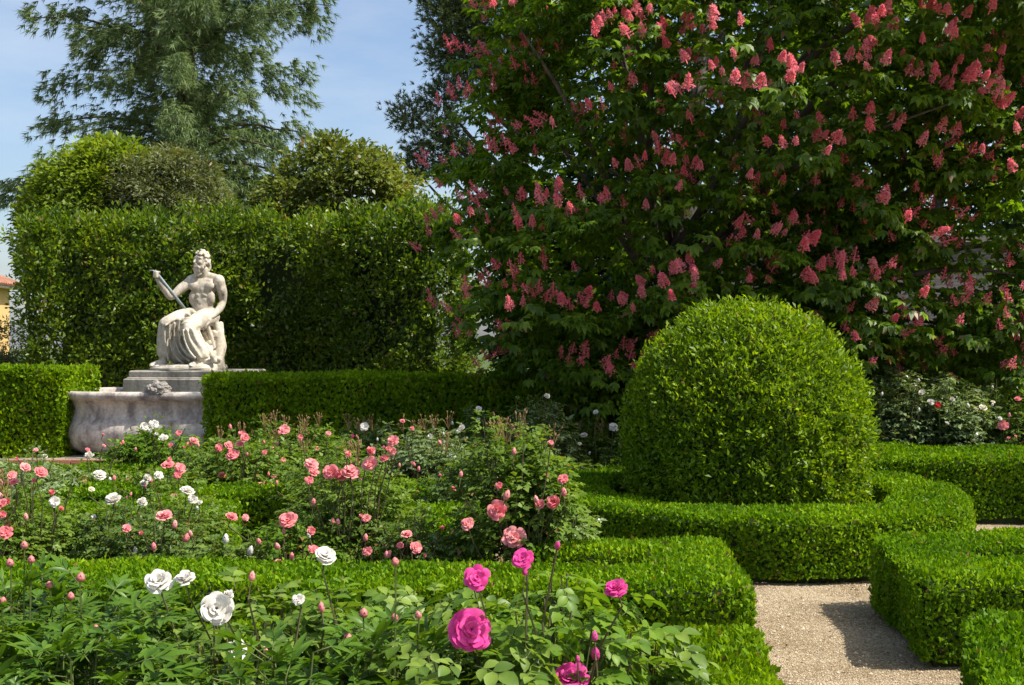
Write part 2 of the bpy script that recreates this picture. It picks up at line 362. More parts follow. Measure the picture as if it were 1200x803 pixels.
def hedge(label, outline, h, leaf=0.026, dens=7200, mat='box', amp=0.018, freq=5.0, rnd=0.05, hole=None, group=None,
          name='box_hedge', wl=0.6, up=0.5, shoots=0.05, shoot_len=0.03, bottom=0.04, core_in=0.06, seed=1, base=None, back=0.13, topwave=0.0, core_pts=None, gapf=0.0, sprays=0):
    if area2(outline) < 0: outline = outline[::-1]
    loops = [outline]
    if hole: loops.append(hole if area2(hole) < 0 else hole[::-1])
    c = np.mean(np.array(outline), 0) if base is None else np.array(base)
    root = empty(name, (c[0], c[1], 0), label, 'hedge', group)
    off = np.array([c[0], c[1], 0.0])
    # solid core, coloured dark for twigs and the deep shade between leaves
    mb = MB()
    if not hole:
        ins = core_pts or inset(outline, core_in); n = len(ins)
        vs = [(x-c[0], y-c[1], 0.0) for x, y in ins] + [(x-c[0], y-c[1], h-core_in) for x, y in ins]
        mb.add(vs, [tuple(range(n, 2*n))] + [(i, (i+1) % n, n+(i+1) % n, n+i) for i in range(n)])
    else:
        o1 = inset(outline, core_in); h1 = inset(loops[1][::-1], -core_in); n = len(o1)
        vs = []
        for L in (o1, h1):
            for z in (0.0, h-core_in): vs += [(x-c[0], y-c[1], z) for x, y in L]
        fs = []
        for i in range(n):
            j = (i+1) % n
            fs += [(i, j, n+j, n+i), (2*n+j, 2*n+i, 3*n+i, 3*n+j), (n+i, n+j, 3*n+j, 3*n+i)]
        mb.add(vs, fs)
    mb.build('core', M['twig_shade'], root)
    pts = []; nor = []
    # top
    o = np.array(outline); lo, hi = o.min(0), o.max(0)
    nt_ = int(dens * np.prod(hi-lo))
    p = rng.uniform(lo, hi, (nt_, 2)); p = p[in_poly(p, loops)]
    d, en = edge_dist(p, loops)
    q = np.clip((rnd - d)/rnd, 0, 1)
    z = h - rnd*(1-np.sqrt(1-q*q))
    pts.append(np.column_stack([p, z])); nor.append(nrm(np.column_stack([en*q[:, None], np.sqrt(1-q*q)+0.05])))
    # sides
    for L in loops:
        a = np.array(L); b = np.roll(a, -1, 0)
        for A, B in zip(a, b):
            e = B-A; ln = np.hypot(*e); n2 = np.array([e[1], -e[0]])/ln; mid = (A+B)/2
            to = CAMXY-mid; f = 1.0 if n2 @ to/np.linalg.norm(to) > -0.2 else back
            k = int(dens*ln*(h-bottom)*f*1.05)
            if k < 1: continue
            t = rng.random(k); zz = bottom + (h-bottom)*rng.random(k)
            q = np.clip((zz-(h-rnd))/rnd, 0, 1); ins_ = rnd*(1-np.sqrt(1-q*q))
            xy = A + t[:, None]*e - n2*ins_[:, None]
            pts.append(np.column_stack([xy, zz])); nor.append(nrm(np.column_stack([n2[None]*np.sqrt(1-q*q)[:, None]+0*xy, q])))
    pts = np.concatenate(pts); nor = np.concatenate(nor); N = len(pts)
    kf = pts[:, 2] > bottom + 0.035*np.maximum(0, wob(pts, 14, seed+9)); pts, nor = pts[kf], nor[kf]; N = len(pts)
    topw0 = np.clip((pts[:, 2]-h*0.8)/(h*0.2), 0, 1)
    disp = amp*wob(pts, freq, seed) + amp*0.6*wob(pts, freq*2.7, seed+1)
    if topwave: pts[:, 2] += topwave*topw0*(wob(pts*np.array([1,1,0.2]), 1.1, seed+7) + 0.5*wob(pts, 3.1, seed+8)) + 0.10*topw0*(pts[:, 0] > -2.9)
    if gapf:
        keep = rng.random(N) < np.clip(0.7 + gapf*wob(pts, freq*1.6, seed+5), 0.08, 1); pts, nor, disp = pts[keep], nor[keep], disp[keep]; N = len(pts)
    depth = rng.normal(0, 1, N); depth = np.where(depth > 0, depth*leaf*0.22, depth*leaf*0.45)
    sh = rng.random(N) < shoots
    depth = np.where(sh, rng.random(N)*shoot_len, depth)
    pts = pts + nor*(disp+depth)[:, None]
    L = leaf*(1.27 if name == 'box_hedge' else 1.0)*rng.uniform(0.7, 1.25, N)
    topw = np.clip(nor[:, 2], 0, 1)[:, None]
    dr = nor*0.45 + np.array([0,0,1.0])*(up*(0.5+topw)) + rvec(N)*0.75
    dr = np.where(sh[:, None], np.array([0,0,0.8]) + nor*0.5 + rvec(N)*0.4, dr)
    ln_ = nor*(0.9-0.45*topw) + rvec(N)*(0.62+0.2*topw)
    v = leafq(pts - nrm(dr)*L[:, None]*0.4 - off, dr, ln_, L, L*wl)
    if sprays:       # leafy shoots that stand proud of the clipped face
        k = rng.choice(N, sprays, replace=False); per = 26; kk = np.repeat(k, per); n_ = len(kk)
        ctr = pts[kk] + nor[kk]*np.repeat(rng.uniform(0.0, 0.20, sprays), per)[:, None]
        o_ = rvec(n_)*(rng.random(n_)**0.5)[:, None]*np.repeat(rng.uniform(0.12, 0.26, sprays), per)[:, None]
        d_ = nrm(o_)*0.8 + nor[kk]*0.6 + np.array([0,0,0.35]) + rvec(n_)*0.4; L2 = leaf*rng.uniform(0.8, 1.4, n_)
        v = np.concatenate([v, leafq(ctr + o_ - off, d_, nor[kk]*0.6 + np.array([0,0,0.5]) + rvec(n_)*0.6, L2, L2*wl)])
    leaf_obj('foliage', v, M[mat], root)
    return root

G1 = 'low box hedges of the parterre'
def arc(cx, cy, r, a0, a1, n): return [(cx+r*math.cos(R(a0+(a1-a0)*i/n)), cy+r*math.sin(R(a0+(a1-a0)*i/n))) for i in range(n+1)]
RC = (2.06, 9.6)
# right of the path: closed bed with an inner hole
OUT_A = [(2.16,5.75),(3.3,5.80),(4.3,5.85),(4.35,7.55),(3.3,7.42),(2.34,7.15)]
IN_A  = [(2.74,6.40),(3.3,6.44),(3.85,6.5),(3.9,6.95),(3.3,6.87),(2.82,6.76)]
hedge('low box hedge right of the gravel path, closed round a small inner bed', OUT_A, 0.46, hole=IN_A[::-1], group=G1, seed=3)
hedge('low box hedge beside the gravel path, across a narrow gap from the closed hedge', [(1.66,3.8),(3.4,3.8),(3.5,5.1),(2.1,5.07),(1.82,4.3)], 0.46, leaf=0.025, dens=7200, mat='box', group=G1, seed=5, shoots=0.08)
# left of the path
hedge('long low box hedge between rose beds, its forked end meeting the gravel path',
      [(-4.2,5.72),(-2,5.70),(1.216,5.66),(1.36,7.12),(0.1,7.15),(0.08,6.64),(0.82,6.60),(0.78,6.24),(-2,6.34),(-4.2,6.4)], 0.45, group=G1, seed=7)
hedge('low box hedge hugging the foreground roses, its square end beside the gravel path',
      [(0.78,2.6),(0.9,2.6),(1.0,4.05),(1.1,4.95),(-3.1,4.97),(-3.1,4.42),(0.55,4.4),(0.42,2.6)], 0.45, leaf=0.026, dens=7200, mat='box_bright', group=G1, seed=9, shoots=0.08)
# the ring round the topiary
hedge('circular low box hedge ringing the big topiary dome', arc(*RC, 1.81, 0, 360*63/64, 63), 0.46, hole=arc(*RC, 1.22, 0, 360*63/64, 63)[::-1], dens=6600, leaf=0.028, group=G1, seed=11)
# middle and back strips
hedge('low box hedge behind the coral roses, running from the ring hedge to the left', [(-6,9.3),(-0.35,9.35),(-0.35,9.95),(-6,9.9)], 0.45, leaf=0.034, dens=3700, mat='box', group=G1, seed=13)
hedge('short low box hedge in the bed of coral roses', [(-0.98,7.75),(-0.2,7.75),(-0.15,8.75),(-0.98,8.75)], 0.44, leaf=0.03, dens=5000, mat='box', group=G1, seed=14)
hedge('low box hedge strip among white roses in front of the fountain', [(-5.6,8.35),(-2.2,8.35),(-2.2,8.9),(-5.6,8.9)], 0.44, leaf=0.032, dens=4000, mat='box', group=G1, seed=15)
hedge('low box hedge strip nearest the fountain basin', [(-6.2,11.0),(-2.6,11.0),(-2.6,11.55),(-6.2,11.55)], 0.45, leaf=0.036, dens=4000, mat='box', group=G1, seed=16)
hedge('low box hedge strip just left of and behind the topiary dome', [(-0.8,12.0),(1.6,12.0),(1.6,12.6),(-0.8,12.6)], 0.45, leaf=0.036, dens=4000, mat='box', group=G1, seed=17)
hedge('knee-high box hedge in front of the pale rose bushes right of the dome', [(3.15,10.55),(4.9,10.4),(8.5,10.1),(8.6,11.5),(4.9,11.8),(3.0,11.9)], 0.62, leaf=0.034, dens=4100, mat='box', group=G1, seed=19)
# waist-high hedges at the fountain
hedge('bright green waist-high box hedge left of the fountain basin', [(-10.5,14.6),(-6.05,14.7),(-5.95,15.8),(-10.5,15.8)], 1.38, leaf=0.052, dens=2400, mat='box_bright', amp=0.02, freq=4, seed=21, shoots=0.08, shoot_len=0.05)
hedge('waist-high box hedge right of the fountain, its bright end overlapping the basin',
      [(-3.8,13.55),(-3.05,13.55),(-3.0,13.95),(-0.4,14.0),(1.2,14.05),(1.2,15.0),(-3.8,14.9)], 1.29, leaf=0.052, dens=2500, mat='box_bright', amp=0.02, freq=4, seed=23, shoots=0.08, shoot_len=0.05)
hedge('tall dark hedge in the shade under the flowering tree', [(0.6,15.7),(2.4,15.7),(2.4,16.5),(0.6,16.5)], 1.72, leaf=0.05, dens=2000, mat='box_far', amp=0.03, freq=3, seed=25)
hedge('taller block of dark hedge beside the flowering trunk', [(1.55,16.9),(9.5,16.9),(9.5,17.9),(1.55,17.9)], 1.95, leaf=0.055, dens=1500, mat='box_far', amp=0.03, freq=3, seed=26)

# tall laurel hedge behind the statue
hedge('tall clipped laurel hedge, leafy wall behind the marble statue',
      [(-8.55,19.3),(-6.3,19.6),(-4.7,19.9),(-3.2,19.6),(-2.9,18.9),(-1.2,18.6),(-0.9,20.6),(-4.5,21.2),(-8.7,21.0)], 3.80, leaf=0.09, dens=1350, mat='laurel',
      amp=0.13, freq=2.3, rnd=0.4, name='laurel_hedge', wl=0.5, up=0.25, shoots=0.14, shoot_len=0.26, bottom=0.05, core_in=0.40, seed=31, gapf=0.4, sprays=1200, topwave=0.16,
      core_pts=[(-8.1,19.8),(-4.7,20.4),(-2.75,20.1),(-2.45,19.45),(-1.6,19.25),(-1.4,20.2),(-4.5,20.8),(-8.2,20.6)])

# ------------------------------------------------------------------ topiary dome
def topiary():
    cx, cyy = RC[0]-0.02, RC[1]; r = 1.03; zc = 0.97; top = 2.03
    root = empty('topiary_dome', (cx, cyy, 0), 'large clipped round topiary dome standing inside the circular hedge', 'topiary')
    def surf(u, ph):   # u 0..1 from foot to top -> radius, z, normal
        a = u*np.pi*0.5*1.55 - np.pi*0.5*0.55   # angle from below the equator to the pole
        ca, sa = np.cos(a), np.sin(a)
        rr = r*np.where(a < 0, np.abs(ca)**0.62, np.abs(ca)**0.93)
        z = np.where(a < 0, zc + sa*1.30, zc + (top-zc)*np.sign(sa)*np.abs(sa)**1.02)
        return rr, z, np.stack([np.cos(ph)*ca, np.sin(ph)*ca, sa], 1)
    # core, in the hedges' dark twig-and-shade colour
    mb = MB(); us = np.linspace(0, 1, 20); rr, z, _ = surf(us, np.zeros(20))
    mb.lathe([(max(a-0.07, 0.001), max(b-0.05, 0)) for a, b in zip(rr, z)], 40); mb.build('core', M['twig_shade'], root, True)
    N = 108000
    u = rng.random(N); ph = rng.uniform(0, 2*np.pi, N)
    rr, z, n = surf(u, ph)
    keep = rng.random(N) < np.clip(rr/r, 0.05, 1); 
    tocam = np.stack([np.full(N, -cx), np.full(N, -cyy), np.zeros(N)], 1); tocam = nrm(tocam)
    keep &= (np.sum(n*tocam, 1) > -0.35) | (rng.random(N) < 0.3)
    keep &= rng.random(N) < np.clip(0.25 + z/0.5 + 0.3*wob(np.stack([rr*np.cos(ph), rr*np.sin(ph), z], 1), 9, 44), 0.1, 1)
    u, ph, rr, z, n = u[keep], ph[keep], rr[keep], z[keep], n[keep]; N = len(u)
    p = np.stack([rr*np.cos(ph), rr*np.sin(ph), z], 1)
    p += n*(0.022*wob(p, 5, 41) + 0.026*wob(p, 19, 42) + 0.014*wob(p, 45, 43))[:, None]
    # leaves come in little upward shoots
    shoot = rng.random(N) < 0.16
    dep = np.where(shoot, rng.random(N)**1.5*0.085, -np.abs(rng.normal(0, 0.018, N)))
    tuft = wob(p, 30, 46); p += n*(dep + np.maximum(tuft, 0)*0.028)[:, None]
    d = n*0.55 + np.array([0,0,0.45]) + rvec(N)*0.7
    L = rng.uniform(0.030, 0.062, N)
    v = leafq(p - nrm(d)*L[:, None]*0.3, d, n*0.7 + rvec(N)*0.8 + np.array([0,0,0.2]), L, L*0.42)
    leaf_obj('foliage', v[np.repeat(p[:, 2] > 0.04, 4)], M['ball'], root)
    for k in range(9):
        mb = MB(); a = k*0.7; mb.tube([(0.5*math.cos(a), 0.5*math.sin(a), 0), (0.62*math.cos(a), 0.62*math.sin(a), 0.35)], [0.02, 0.012], 5)
        mb.build('stem', M['bark'], root)
topiary()

# ------------------------------------------------------------------ trees
def limb_pts(a, b, sag=0.0, wig=0.1, n=6):
    a, b = Vector(a), Vector(b); L = (b-a).length; out = []
    o = Vector((random.uniform(-1,1), random.uniform(-1,1), random.uniform(-0.4,0.4)))*wig*L
    for i in range(n+1):
        t = i/n; p = a.lerp(b, t) + o*math.sin(math.pi*t) + Vector((0,0,sag*L*math.sin(math.pi*t)))
        out.append(p)
    return out
def lobe_points(lobes, n, thick=0.35, reject=0.82, g=rng):
    """points near the outer surface of a union of ellipsoids, with outward normals"""
    lob = np.array(lobes, float); ar = (lob[:,3]*lob[:,4]+lob[:,4]*lob[:,5]+lob[:,3]*lob[:,5]); pr = ar/ar.sum()
    P_, N_ = [], []
    tot = 0
    while tot < n:
        k = g.choice(len(lob), n*2, p=pr); d = rvec(n*2, g)
        f = 1 - thick*g.random(n*2)**1.6
        c, r = lob[k,:3], lob[k,3:6]
        p = c + d*r*f[:, None]; nn = nrm(d/r)
        ok = np.ones(len(p), bool)
        for j in range(len(lob)):
            q = np.linalg.norm((p-lob[j,:3])/lob[j,3:6], axis=1); ok &= (q > reject) | (k == j)
        P_.append(p[ok]); N_.append(nn[ok]); tot += ok.sum()
    return np.concatenate(P_)[:n], np.concatenate(N_)[:n]

def leafy_tree(name, label, base, lobes, nclump, per, rc, leaf, mat, trunk_r, cat='tree', group=None, wl=0.45, thick=0.5, droop=0.1, bark='bark', fork=None, nl=9):
    root = empty(name, base, label, cat, group); B = np.array(base)
    c, n = lobe_points(lobes, nclump, thick)
    c = c + n*(0.12*np.linalg.norm(np.array(lobes)[0][3:6])/1.7*wob(c, 2.2, nclump))[:, None]
    k = np.repeat(np.arange(nclump), per); N = len(k)
    o = rvec(N)*(rng.random(N)**0.45)[:, None]*(rc*rng.uniform(0.6, 1.4, nclump))[k][:, None]
    o[:, 2] *= 0.75
    p = c[k] + o
    d = nrm(o)*0.8 + n[k]*0.4 + rvec(N)*0.6 - np.array([0,0,droop])
    L = leaf*rng.uniform(0.7, 1.3, N)
    v = leafq(p - B, d, np.array([0,0,0.7]) + n[k]*0.4 + rvec(N)*0.6, L, L*wl)
    leaf_obj('crown', v, M[mat], root)
    lob = np.array(lobes); ctr = lob[:, :3].mean(0) - B
    fk = fork if fork else max(0.5, ctr[2]*0.55)
    mb = MB(); mb.tube(limb_pts((0,0,-0.05), (ctr[0]*0.25, ctr[1]*0.25, fk), 0, 0.03), [trunk_r*(1.25-0.5*i/6) for i in range(7)], 10); mb.build('trunk', M[bark], root, True)
    for i in range(nl):
        t = c[rng.integers(nclump)] - B
        t = t*0.85 + np.array([ctr[0]*0.25, ctr[1]*0.25, fk])*0.15
        mb = MB(); mb.tube(limb_pts((ctr[0]*0.25, ctr[1]*0.25, fk-0.1), t, 0.05, 0.08), [trunk_r*0.6*(1-0.85*j/6) for j in range(7)], 6); mb.build('limb', M[bark], root, True)
    return root

leafy_tree('bay_tree', 'fresh green shrubby tree rising behind the left end of the laurel hedge', (-9.0,23.5,0),
           [(-8.75,23.5,4.5,1.35,1.3,1.2),(-9.35,23.4,3.8,0.9,1.1,1.1),(-8.45,23.6,5.4,0.85,0.9,0.7)], 520, 70, 0.30, 0.115, 'lime', 0.14, group='trees behind the laurel hedge', thick=0.3, wl=0.55)
leafy_tree('olive_tree', 'grey green fine-leaved tree between the fresh green and the round evergreen trees', (-7.3,23.0,0),
           [(-7.3,23.0,4.1,1.35,1.2,1.75),(-6.5,23.0,3.6,0.9,1.0,1.3)], 520, 70, 0.28, 0.11, 'olive', 0.13, group='trees behind the laurel hedge', wl=0.34, thick=0.3)
leafy_tree('holm_oak', 'round-headed evergreen tree with yellowish new leaves above the laurel hedge', (-3.8,24,0),
           [(-3.75,24,4.3,1.65,1.6,1.85),(-4.6,23.9,3.8,1.1,1.3,1.3),(-2.95,24,4.0,1.1,1.2,1.4)], 560, 70, 0.28, 0.115, 'oak', 0.2, group='trees behind the laurel hedge', thick=0.45, wl=0.6)
leafy_tree('olive_shrub', 'grey green shrub in front of the yellow house', (-9.9,20.5,0), [(-9.75,20.6,1.05,0.9,0.8,1.1),(-10.6,20.8,1.0,0.8,0.8,1.0)], 190, 80, 0.25, 0.09, 'olive', 0.06, cat='shrub', wl=0.3, nl=5)
# evergreen mass behind the flowering tree, right
for i, (x, y, h, rx) in enumerate([(4.6,27,10.5,3.6),(9.5,26,11.5,3.9),(15,27,9.6,4.0),(1.6,28,5.6,2.2)]):
    leafy_tree('evergreen_tree', ['dark evergreen tree standing behind the middle of the flowering tree', 'tall dark evergreen tree behind the right side of the flowering tree',
               'dark evergreen tree behind the far end of the stone wall', 'low dark evergreen tree behind the left side of the flowering tree'][i], (x, y, 0),
               [(x,y,h*0.62,rx,rx*0.8,h*0.5),(x+1.2,y-0.6,h*0.45,rx*0.7,rx*0.7,h*0.36)], 400, 34, 0.65, 0.27, 'dark_ever', 0.3, group='evergreens behind the flowering tree')

# ---- red horse chestnut
def floret_mesh(seed, n=120):
    g = np.random.default_rng(seed)
    t = g.random(n)**0.8; a = g.uniform(0, 6.28, n)
    rad = 0.40*(1-t)**0.75 + 0.04
    p = np.stack([np.cos(a)*rad*0.75, np.sin(a)*rad*0.75, 0.12 + t*0.88], 1)
    d = np.stack([np.cos(a), np.sin(a), 0.35*np.ones(n)], 1) + g.normal(size=(n,3))*0.35
    L = g.uniform(0.10, 0.17, n)
    v1 = leafq(p, d, rvec(n, g), L, L*0.8, 0.25, 0.25); v2 = leafq(p, d + g.normal(size=(n,3))*0.6, rvec(n, g), L*0.9, L*0.7, 0.25, 0.25)
    k = np.linspace(0.0, 1.0, 9); ax = np.zeros((9, 3)); ax[:, 2] = k          # the stalk that carries the florets
    v3 = np.concatenate([leafq(ax-np.array([0,0,0.1]), np.tile([0.02,0,1.0],(9,1)), np.tile(d_,(9,1)), 0.3, 0.12, 0.0, 0.0) for d_ in ([1.0,0,0],[0,1.0,0])])
    q = p.copy(); q[:, :2] = 0; q[:, 2] -= 0.06; pv = p-q; v4 = leafq(q, pv, rvec(n, g), np.linalg.norm(pv, axis=1)*1.25, 0.03, 0.0, 0.0)
    v = np.concatenate([v1, v2, v3, v4]); return np_mesh('flower_panicle', v, quads(v), M['panicle'])
def chestnut():
    base = Vector((2.0, 14.6, 0)); B = np.array(base)
    root = empty('chestnut_tree', base, 'huge flowering tree with red-pink upright flower clusters behind the topiary dome', 'tree')
    lobes = [(2.9,14.9,4.6,3.5,2.6,2.7),(5.4,14.9,4.1,2.5,2.4,2.9),(2.9,14.6,6.4,2.7,2.8,2.4),(4.8,14.5,6.9,3.2,2.9,2.3),
             (1.05,13.9,2.75,1.6,1.5,1.55),(0.6,14.1,3.75,1.15,1.3,1.25),(0.65,13.4,1.8,0.9,0.9,0.9),
             (2.0,12.7,3.1,1.3,1.2,1.15),(3.1,12.5,4.6,1.8,1.4,1.5),(5.4,13.5,2.45,1.1,1.0,1.2),(6.3,13.4,4.0,1.6,1.3,1.6),
             (1.5,13.0,5.0,1.25,1.3,1.4),(4.6,12.2,6.2,1.8,1.4,1.4),(6.8,13.7,2.1,1.0,0.9,0.9),(1.2,14.4,5.2,1.05,1.3,0.95),(3.6,13.2,2.6,1.0,1.1,0.85),(5.0,14.0,2.7,1.2,1.0,1.0),(6.3,14.2,2.9,1.2,1.0,1.1)]
    ns, tp = 720, 12                                   # leafy sprays: flat, slightly drooping fans of shoot tips
    sc_, sn = lobe_points(lobes, ns, 0.22, 0.88)
    sc_ = sc_ + sn*(0.30*wob(sc_, 2.6, 77))[:, None]
    k = np.repeat(np.arange(ns), tp); N = len(k)
    out = sn.copy(); out[:, 2] *= 0.3; out = nrm(out); sid = nrm(np.cross(out, np.array([0,0,1.0])))
    u_ = rng.uniform(-0.45, 0.55, N); w_ = rng.uniform(-0.45, 0.45, N); sz_ = np.repeat(rng.uniform(0.7, 1.25, ns), tp)
    c1 = sc_[k] + out[k]*(u_*sz_)[:, None] + sid[k]*(w_*sz_)[:, None]
    c1[:, 2] += rng.normal(0, 0.05, N) - 0.45*(u_**2 + w_**2)*sz_ + 0.12*sn[k][:, 2]
    n1 = nrm(sn[k] + np.array([0,0,0.7]) + out[k]*u_[:, None] + sid[k]*w_[:, None])
    c2, n2 = lobe_points(lobes, 3100, 0.6, 0.7)
    c = np.concatenate([c1, c2]); n = np.concatenate([n1, n2]); nt = len(c)
    keep = ((c[:, 1] < 15.0) | (rng.random(nt) < 0.5)) & (c[:, 2] > 0.75) & (c[:, 2] < 9.0)
    c, n = c[keep], n[keep]; T = len(c)
    # palmate leaves: 4 to 5 per tip, 6 leaflets each, drooping
    per = 5; k = np.repeat(np.arange(T), per); N = len(k)
    az = rng.uniform(0, 6.28, N); el = rng.uniform(-0.2, 0.7, N)
    pd = np.stack([np.cos(az)*np.cos(el), np.sin(az)*np.cos(el), np.sin(el)], 1)*0.9 + n[k]*0.55
    pd = nrm(pd); pc = c[k] + pd*rng.uniform(0.06, 0.16, N)[:, None]
    ax = nrm(pd*0.55 + np.array([0,0,-0.35]) + rvec(N)*0.3)      # leaf axis, drooping
    nn = nrm(np.cross(np.cross(ax, np.array([0,0,1.0])), ax) + n[k]*0.4 + rvec(N)*0.25)
    sd_ = nrm(np.cross(ax, nn)); vs = []
    size = rng.uniform(0.09, 0.155, N)
    for ang, f in ((0,1.0),(42,0.92),(-42,0.92),(88,0.66),(-88,0.66)):
        d = ax*math.cos(R(ang)) + sd_*math.sin(R(ang)) - np.array([0,0,0.28])
        vs.append(leafq(pc, d, nn + rvec(N)*0.18, size*f, size*f*0.40, 0.18, 0.2, 0.6))
    v = np.concatenate(vs) - np.tile(B, (1,))
    leaf_obj('crown', v, M['chestnut'], root)
    # trunk and limbs
    mb = MB(); mb.tube([(0,0,-0.05),(0.02,0,0.5),(0.0,0.05,1.2),(0.1,0.05,1.9),(0.2,0.1,2.7),(0.4,0.1,4.2),(0.6,0.1,6.0)], [0.36,0.27,0.25,0.26,0.22,0.15,0.06], 14); mb.build('trunk', M['bark'], root, True)
    idx = rng.choice(T, 34, replace=False)
    for i in idx:
        t = c[i]-B; s0 = Vector((0.1,0.05, random.uniform(1.5, 3.6) if t[2] > 2.5 else random.uniform(1.3, 2.0)))
        mb = MB(); L = (Vector(t)-s0).length; r0 = min(0.075, 0.014*L+0.008)
        mb.tube(limb_pts(s0, Vector(t)*1.0, 0.10, 0.12, 8), [r0*(1-0.9*j/8) for j in range(9)], 6); mb.build('limb', M['bark'], root, True)
    # flower panicles: 300 separate ones, upright on tips that face the viewer or the light
    meshes = [floret_mesh(100+i, (120,95,140,75,110,60,30)[i]) for i in range(7)]
    tocam = nrm(np.array([0,0,1.7])-c); fac = np.sum(n*tocam, 1)
    depthlim = c[:, 1]
    cand = np.where((fac > -0.75) & (np.arange(T) < (keep[:ns*tp]).sum()) & (c[:, 2] > 1.0))[0]
    px = CX + FPX*c[cand,0]/c[cand,1]; py = HY - FPX*(c[cand,2]-CAMH)/c[cand,1]
    inv = (px > 480) & (px < 1215) & (py > -10) & (py < 455)
    cand = cand[inv]
    ax_ = CX + FPX*c[:,0]/c[:,1]; ay_ = HY - FPX*(c[:,2]-CAMH)/c[:,1]      # outermost tips only
    cell = {}
    for q in range(T):
        kk = (int(ax_[q]//30), int(ay_[q]//30)); cell[kk] = min(cell.get(kk, 99), c[q,1])
    cand = np.array([q for q in cand if c[q,1] < cell[(int(ax_[q]//30), int(ay_[q]//30))] + 1.0]); rng.shuffle(cand)
    groups = {}
    for q in cand: groups.setdefault((int(ax_[q]//42), int(ay_[q]//42)), []).append(q)
    for g_ in groups.values(): g_.sort(key=lambda q: c[q,1] + random.uniform(0, 0.9))
    chosen = []; taken = np.zeros((0, 3)); keys = list(groups)
    while len(chosen) < 780 and keys:                      # a few from every part of the crown in turn
        random.shuffle(keys)
        for kk in keys:
            if random.random() < 0.45: continue
            while groups[kk]:
                q = groups[kk].pop(0)
                if len(taken) and (np.linalg.norm(taken-c[q], axis=1) < 0.10).any(): continue
                chosen.append(q); taken = np.vstack([taken, c[q]]); break
        keys = [kk for kk in keys if groups[kk]]
    chosen = chosen[:780]
    chosen.sort(key=lambda q: c[q,1]); rest = []
    for j, i in enumerate(chosen):
        mesh = meshes[random.randrange(6) if j < 300 else 6]
        ax = Vector(n[i])*0.5 + Vector((0,0,0.6)) + Vector(rvec(1)[0])*0.3
        s = random.uniform(0.10, 0.175); f = random.uniform(0.75, 1.1)
        if j >= 300:
            a = np.empty(len(mesh.vertices)*3, np.float32); mesh.vertices.foreach_get('co', a); a = a.reshape(-1, 3)*np.array([s*f, s*f, s])
            mt = np.array(ax.to_track_quat('Z', 'Y').to_matrix()); rest.append(a @ mt.T + (c[i]-B) + n[i]*0.2 + tocam[i]*0.08 + np.array([0,0,0.09])); continue
        o = bpy.data.objects.new('flower_panicle', mesh); link(o, root)
        o.rotation_mode = 'QUATERNION'; o.rotation_quaternion = ax.to_track_quat('Z', 'Y')
        o.scale = (s*f, s*f, s)
        o.location = Vector(c[i]-B) + Vector(n[i])*0.2 + Vector(tocam[i])*0.08 + Vector((0,0,0.09))
    if rest:
        v = np.concatenate(rest); np_obj('deeper_flower_panicles', v, quads(v), M['panicle'], root, kind='stuff')
chestnut()

